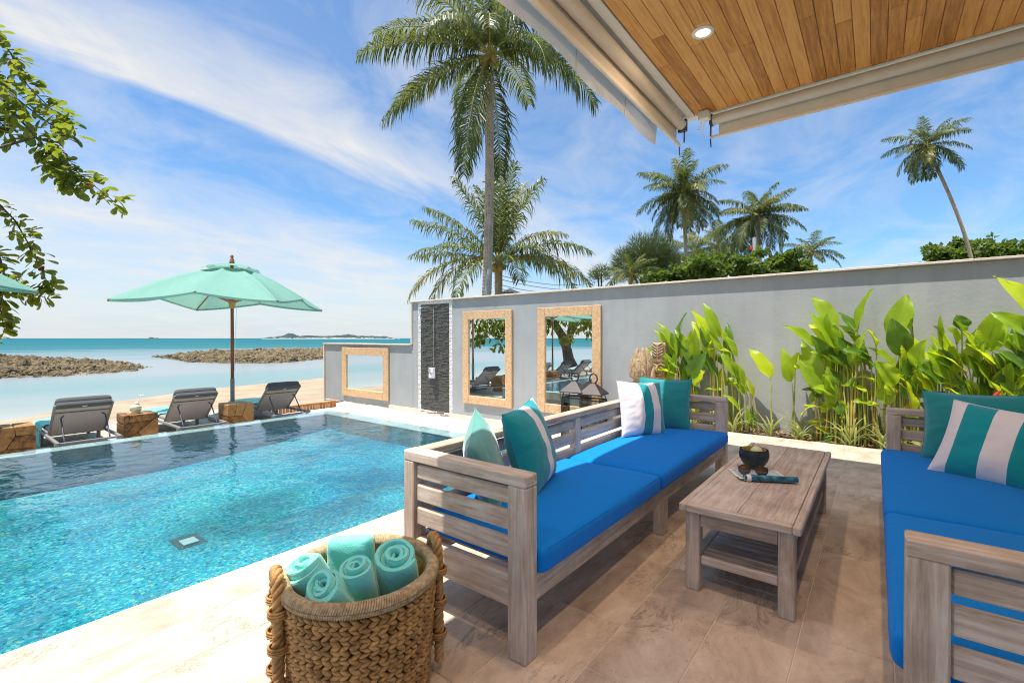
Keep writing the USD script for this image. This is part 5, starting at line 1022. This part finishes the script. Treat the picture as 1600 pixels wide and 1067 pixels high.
p2 = [(dirpx(-1, .1), .62, .45, .98), (dirpx(-1, -.3), .25, .35, .95), (dirpx(-1, .3), .12, 1.25, 1.08), (dirpx(-.9, .45), .02, 1.6, 1.05), (dirpx(1, .2), .5, 1.0, 1.0), (dirpx(1, .35), .12, 1.45, 1.1), (dirpx(.9, -.2), .35, 1.2, .9), (dirpx(-.5, .3), 1.15, .35, .95), (dirpx(.15, .2), 1.4, .3, 1.0), (dirpx(.3, -.4), 1.25, .35, 1.05), (dirpx(-.25, -.3), 1.3, .4, 1.0), (dirpx(-.8, -.2), .85, .5, 1.05), (dirpx(-.5, .8), .0, 1.3, .9), (dirpx(.45, .3), 1.2, .55, .95), (dirpx(.3, .9), .2, 1.4, .8), (dirpx(.6, .0), .85, 1.1, .8), (dirpx(-.7, .5), .35, .9, 1.0), (dirpx(.05, .4), 1.3, .4, 1.0), (dirpx(-.1, -.4), 1.45, .3, 1.05), (dirpx(.95, .1), .22, 1.3, 1.15), (dirpx(.5, .6), .45, 1.5, .9)]
palm('shorter bushy palm with yellowing lower fronds behind the tallest trunk', c2, f2, 4.1, len(p2), 2, (.16, .19), 0, 64, (PALMG, PALMY), .35, azs=p2, lw=.022, ll=.27, hg=(.9, 1.9))
def fpalm(label, cx, cy, fx, t, L, n, seed, **k):
    c = at(cx, cy, t); f = at(fx, 440, t) * [1, 1, 0] + [0, 0, -.5]; palm(label, c, f, L, n, seed, (.11, .15), k.pop('bend', 0), 64, (PALMD, PALMY), .12, lw=k.pop('lw', .027), rings=False, ll=.27, hg=(.9, 2.1), **k)
fpalm('coconut palm with a full round crown, left of the pair above the wall', 1066, 305, 1081, 32, 3.35, 36, 3)
fpalm('coconut palm beside the white pole, right of the pair above the wall', 1183, 340, 1196, 33, 3.3, 36, 4)
fpalm('lone leaning coconut palm with a long curved trunk at the right', 1447, 230, 1530, 36, 3.2, 26, 5, bend=-1.5, hi=1.3, lo=-.9)
fpalm('small palm poking up above the wall right of the white pole', 1267, 395, 1267, 46, 3.1, 16, 6, lo=-.5, coconuts=False)
fpalm('low palm with stiff fronds at the left end of the tree group', 985, 432, 985, 26, 1.9, 15, 7, lo=-.2, hi=1.3, coconuts=False)
fpalm('palm behind the bushes between the two taller palms', 1122, 388, 1122, 42, 4.0, 16, 8, lo=-.5, coconuts=False)
fpalm('palm low behind the bushes left of the pair of palms', 1085, 395, 1085, 48, 4.2, 15, 9, lo=-.3, coconuts=False)
def foliage(blobs, n, size, seed, flat=.5, up=.35):
    r = np.random.default_rng(seed); B = np.array(blobs, float); wt = B[:, 3] * B[:, 4] * B[:, 5]; k = r.choice(len(B), n, p=wt / wt.sum())
    d = unit(r.normal(size=(n, 3))); rad = r.uniform(.35, 1, n) ** .5; lump = .75 + .5 * meshkit.noise(d * 2.2 + k[:, None] * 7.0, seed)
    p = B[k, :3] + d * B[k, 3:6] * (rad * lump)[:, None]
    ax = unit(r.normal(size=(n, 3)) + d * .6); nn = unit(np.cross(ax, unit(r.normal(size=(n, 3)) + [0, 0, up * 3]))); s = size * r.uniform(.6, 1.3, n)[:, None]
    v = np.stack([p, p + ax * s * .5 + nn * s * .28, p + ax * s, p + ax * s * .5 - nn * s * .28], 1).reshape(-1, 3); b = np.arange(n)[:, None] * 4
    return v, np.vstack([b + [0, 1, 2], b + [0, 2, 3]]), p
def tree(name, label, blobs, n, size, seed, m, trunk, cat_='tree', rad=.12):
    rb = np.random.default_rng(seed + 77); sub = [[*(np.array(b[:3]) + unit(rb.normal(size=3)) * np.array(b[3:6]) * rb.uniform(.35, 1.45)), *(np.array(b[3:6]) * rb.uniform(.12, .42))] for b in blobs for _ in range(16)]
    v, f, p = foliage(sub + [list(b[:3]) + [x * .6 for x in b[3:6]] for b in blobs], n, size, seed); B = np.array(blobs, float); t = thing(name, label, cat_, (trunk[0], trunk[1], -.5))
    part(t, 'crown', (v, f), m); o = np.array([trunk[0], trunk[1], -.5]); top = B[:, :3].mean(0)
    part(t, 'trunk', tube([o, o * .5 + top * .5 * [1, 1, 1], top], [rad, rad * .8, rad * .4], 8), BARK, True)
    for b in B[:6]: part(t, 'limb', tube([o * .5 + top * .5, (top + b[:3]) / 2, b[:3]], [rad * .6, rad * .4, rad * .15], 6), BARK, True)
def blob(px, py, t, rpx, rpy, dd=None):
    c = at(px, py, t); s = t / FPX; return [*c, rpx * s, dd or rpx * s, rpy * s]
tree('leafy_shrub_tree', 'bright green broadleaf tree hanging over the wall below the pair of palms', [blob(1070, 428, 24, 40, 14), blob(1110, 420, 24, 40, 18), blob(1150, 415, 25, 34, 20), blob(1030, 432, 24, 20, 9)], 7500, .27, 11, BUSH, at(1100, 430, 24))
tree('leafy_shrub_tree', 'green broadleaf tree between the white pole and the small palm', [blob(1215, 412, 30, 26, 16), blob(1240, 418, 30, 24, 12), blob(1195, 424, 30, 22, 10)], 5000, .30, 12, BUSH, at(1220, 425, 30))
tree('round_tree', 'rounded green tree far behind the wall under the lone leaning palm', [blob(1485, 398, 60, 36, 20), blob(1520, 392, 60, 40, 18), blob(1560, 396, 60, 32, 18), blob(1460, 405, 60, 20, 12), blob(1585, 403, 60, 18, 12)], 9000, .62, 13, BUSH, at(1520, 405, 60))
# casuarina: thin drooping needles
def casuarina(label, blobs, n, seed, trunk, L):
    r = np.random.default_rng(seed); B = np.array(blobs, float); k = r.choice(len(B), n, p=B[:, 3] * B[:, 5] / (B[:, 3] * B[:, 5]).sum()); d = unit(r.normal(size=(n, 3))); p = B[k, :3] + d * B[k, 3:6] * (r.uniform(.1, 1, n) ** .6)[:, None]
    ax = unit(d * [1, 1, .4] + [0, 0, .75] + r.normal(0, .3, (n, 3))); l = L * r.uniform(.5, 1.2, n)[:, None]; nn = unit(np.cross(ax, r.normal(size=(n, 3)))) * .014
    e = p + ax * l + [0, 0, -.12]; v = np.stack([p - nn, p + nn, e], 1).reshape(-1, 3); t = thing('casuarina_tree', label, 'tree', (trunk[0], trunk[1], -.5))
    part(t, 'crown', (v, np.arange(n)[:, None] * 3 + [0, 1, 2]), CASU); o = np.array([trunk[0], trunk[1], -.5]); top = B[0, :3]; part(t, 'trunk', tube([o, top * .5 + o * .5, top + [0, 0, B[0, 5] * .8]], [.14, .1, .02], 8), BARK, True)
    for b in B[1:]: part(t, 'limb', tube([o * .4 + top * .6, (top + b[:3]) / 2, b[:3] + [0, 0, b[5] * .4]], [.06, .04, .01], 5), BARK, True)
casuarina('feathery grey green casuarina left of the pair of palms', [blob(1000, 405, 30, 22, 40), blob(975, 415, 30, 18, 28), blob(1025, 400, 30, 20, 38), blob(1045, 410, 30, 18, 30)], 15000, 14, at(1005, 430, 30), .55)
casuarina('wispy casuarina sprig above the wall left of the low palm', [blob(940, 428, 28, 14, 14), blob(928, 432, 28, 8, 10)], 900, 15, at(938, 436, 28), .5)
# poles, wires, hut roof
PCON = noisy('weathered_concrete', (.38, .36, .33), (.55, .53, .5), 8, .8)
u1 = at(1178, 430, 27); pl = thing('utility_pole', 'short white utility pole with a red box above the wall', 'pole', (u1[0], u1[1], -.5))
tz = at(1178, 372, 27)[2]; part(pl, 'post', tube([[u1[0], u1[1], -.5], [u1[0], u1[1], tz]], [.13, .10], 12), PCON, True)
part(pl, 'red_box', box(u1[0] - .2, u1[0] - .04, u1[1] - .25, u1[1] - .14, tz - .7, tz - .5, .02), REDM)
for k in range(3): part(pl, 'insulator', tube([[u1[0] - .12 - .1 * (k % 2), u1[1] - .15, tz - .4 + k * .13], [u1[0] - .12 - .1 * (k % 2), u1[1] - .15, tz - .32 + k * .13]], .04, 8), DARKMET, True)
u2 = at(761, 440, 13.2); p3 = thing('lamp_post', 'slim grey post leaning beside the tallest palm trunk', 'pole', (u2[0], u2[1], -.5)); tz2 = at(765, 421, 13.2)
part(p3, 'post', tube([[u2[0] - .12, u2[1], -.5], [u2[0], u2[1], u2[2]], tz2], .055, 10), PCON, True)
w = thing('power_lines', 'thin power lines strung low behind the shorter palm', 'cable', (u2[0], u2[1], 3))
for (y0, y1, xe) in ((428, 442, 930), (434, 450, 940), (442, 452, 900), (447, 462, 880)):
    a, b = at(772, y0, 20), at(xe, y1, 30); part(w, 'wire', tube([a * (1 - q) + b * q - np.array([0, 0, 1.2 * q * (1 - q)]) for q in np.linspace(0, 1, 16)], .014, 4), DARKMET)
hc = at(797, 452, 22); THATCH = noisy('dark_thatch', (.03, .035, .04), (.10, .10, .10), 12, .9, .02, 60)
h = thing('thatched_umbrella', 'dark thatched beach umbrella top just showing over the wall', 'umbrella', (hc[0], hc[1], -.5))
part(h, 'thatch', lathe([(.01, hc[2] + .05), (.25, hc[2] - .07), (.62, hc[2] - .2), (.64, hc[2] - .26), (.01, hc[2] - .2)], (hc[0], hc[1], 0), 22), THATCH, 40); part(h, 'post', tube([[hc[0], hc[1], -.5], [hc[0], hc[1], hc[2]]], .05, 8), BARK, True)
# ------------------------------------------------------------------ tropical almond tree, mostly left of the frame
al = thing('almond_tree', 'tropical almond tree with glossy leaves hanging in from the left edge', 'tree', (-13.4, -8.6, -.4))
T0 = np.array([-13.4, -8.6, -.4]); TB = T0 + [0, .15, 1.0]
LT = [([T0 + [.15, 0, 0], T0 + [.05, .05, .5], TB], [.42, .3, .27]), ([TB, TB + [.4, 1.2, .8], TB + [.7, 2.8, 1.7], [-12.5, -3.2, 3.9], [-12.0, -.8, 5.0], [-11.6, .6, 5.4]], [.25, .22, .18, .13, .08, .04]),
      ([TB, TB + [.1, -.25, 1.2], TB + [.3, -.6, 3], TB + [.6, -1.2, 5]], [.2, .16, .12, .05]), ([TB + [0, 0, .2], TB + [.5, -.1, 1.4], TB + [1.0, -.2, 3.2], TB + [1.5, .1, 5]], [.16, .12, .1, .04])]
for k, (p_, r_) in enumerate(LT): part(al, 'trunk' if k == 0 else 'limb', tube(np.array([np.array(q, float) for q in p_]), r_, 10), BARK, True)
BR = [  # twigs: pixel paths at a depth, ending free
    (8.6, [(-60, 20), (-10, 50), (20, 85), (45, 135), (80, 170), (105, 190)]), (8.4, [(-60, 100), (0, 130), (40, 165), (80, 195), (112, 215)]), (8.3, [(0, 150), (40, 195), (75, 235), (108, 258), (135, 280), (160, 300), (182, 318)]), (8.4, [(60, 215), (85, 250), (100, 275), (118, 292)]),
    (8.8, [(-60, 290), (-5, 315), (25, 345), (45, 380), (62, 415), (80, 452)]), (8.9, [(-30, 380), (0, 400), (10, 440), (0, 480), (8, 520)]), (8.7, [(-40, 420), (-5, 445), (30, 455), (72, 465)]), (8.6, [(-80, 150), (-20, 170), (10, 200), (20, 215)])]
ra = np.random.default_rng(5); nleaf = 0; cl = []
def almond_leaf(p, d, L, n, wd=.5):
    d = unit(d); n = unit(n - d * (n @ d)); s = np.cross(d, n); u = np.array([0, .18, .45, .72, .92, 1.0]); w = np.array([.05, .22, .40, .50, .34, .02]) * L * wd
    return grid(np.array([[p + d * L * q - n * L * .16 * q * q + s * x * ww + n * abs(x) * ww * .25 for x in (-1, -.5, 0, .5, 1)] for q, ww in zip(u, w)]))
for t_, px_ in BR:
    pts = np.array([at(x, y, t_ + .15 * math.sin(x * .1)) for x, y in px_]); start = np.array([-11.8, .2, 5.2]) if px_[0][1] < 200 else np.array([-11.9, -.6, 3.4])
    s = np.concatenate([[0], np.cumsum(np.linalg.norm(np.diff(pts, axis=0), axis=1))]); uu = np.linspace(0, s[-1], 30); q = np.stack([np.interp(uu, s, pts[:, i]) for i in range(3)], 1)
    part(al, 'twig', tube(np.vstack([[start], q]), np.linspace(.022, .006, 31), 6), BARK, True)
    for j in range(3, 30):
        if px_[0][0] + 0 > 2000: continue
        for m_ in range(ra.integers(4, 8)):
            a = ra.uniform(0, 2 * math.pi); tdir = unit(q[min(j + 1, 29)] - q[j - 1]); o1 = unit(np.cross(tdir, [.3, .8, .5])); o2 = np.cross(tdir, o1); d = unit(tdir * .45 + o1 * math.cos(a) + o2 * math.sin(a) + [0, 0, .05])
            L = ra.uniform(.15, .25) * (1.1 if j > 26 else 1); c0 = q[j] + ra.normal(0, .05, 3) + d * .03
            lm = almond_leaf(c0, d, L, np.array([ra.normal(0, .5), ra.normal(0, .5) - .3, 1.0]))
            if c0[1] > 0 and nleaf < 300 and ra.random() < .33: part(al, 'leaf', lm, REDLEAF if ra.random() < .045 else ALMOND, True); nleaf += 1
            else: cl.append(lm)
# the crown outside the frame, which the mirrors show
for (cx_, cy_, cz_, rr) in ((-12.0, -1.6, 4.6, 1.3), (-12.4, -3.4, 4.6, 1.7), (-12.6, -5.6, 4.8, 2.0), (-13, -8, 5.0, 2.2), (-13.2, -10.5, 4.8, 2.0), (-11.9, -.9, 2.6, .65), (-12.0, -1.0, 1.9, .4), (-12.3, -5.0, 2.9, .8), (-12.2, -9.3, 2.6, .9), (-12.4, -10.2, 2.3, .7), (-11.5, -6.5, 3.3, .9)):
    for k in range(int(130 * rr ** 1.6)):
        if len(cl) > 9000: break
        d = unit(ra.normal(size=3)); p = np.array([cx_, cy_, cz_]) + d * rr * ra.uniform(.5, 1) * [1, 1, .7]
        if p[1] > -.15 - .0 and p[0] > -13: p[1] = -.15 - ra.uniform(0, .5)
        cl.append(almond_leaf(p, d + [0, 0, -.3] + ra.normal(0, .3, 3), ra.uniform(.16, .27), np.array([ra.normal(0, .4), ra.normal(0, .4), 1.0])))
for (px_, py_, t_, r_) in ((735, 495, 17, .5), (750, 500, 18, .6), (768, 497, 17.5, .6), (785, 505, 17, .6), (797, 500, 17, .5), (752, 520, 18, .35), (760, 545, 17, .25), (782, 535, 17, .3), (795, 525, 17, .3), (740, 530, 18, .3),
                          (855, 492, 23, .6), (870, 490, 23, .6), (890, 492, 24, .6), (910, 494, 23, .7), (930, 495, 23, .7), (862, 510, 23, .35), (885, 525, 24, .4), (925, 515, 23, .45), (938, 530, 23, .35), (905, 508, 24, .4)):
    v_ = at(px_, py_, t_); v_[1] = 2 * (Y0 - .02) - v_[1]
    for k in range(int(260 * r_ ** 1.3)):
        d = unit(ra.normal(size=3)); p = v_ + d * r_ * ra.uniform(.2, 1) ** .5
        f_ = p @ FW
        if f_ > .3 and 800 + FPX * (p @ RT) / f_ > -25: continue
        cl.append(almond_leaf(p, d + [0, 0, -.4] + ra.normal(0, .3, 3), ra.uniform(.16, .26), np.array([ra.normal(0, .4), ra.normal(0, .4), 1.0])))
part(al, 'crown', cat(cl), ALMOND, True, kind='stuff')
# low bushes on the shore that the mirrors and the far left may show
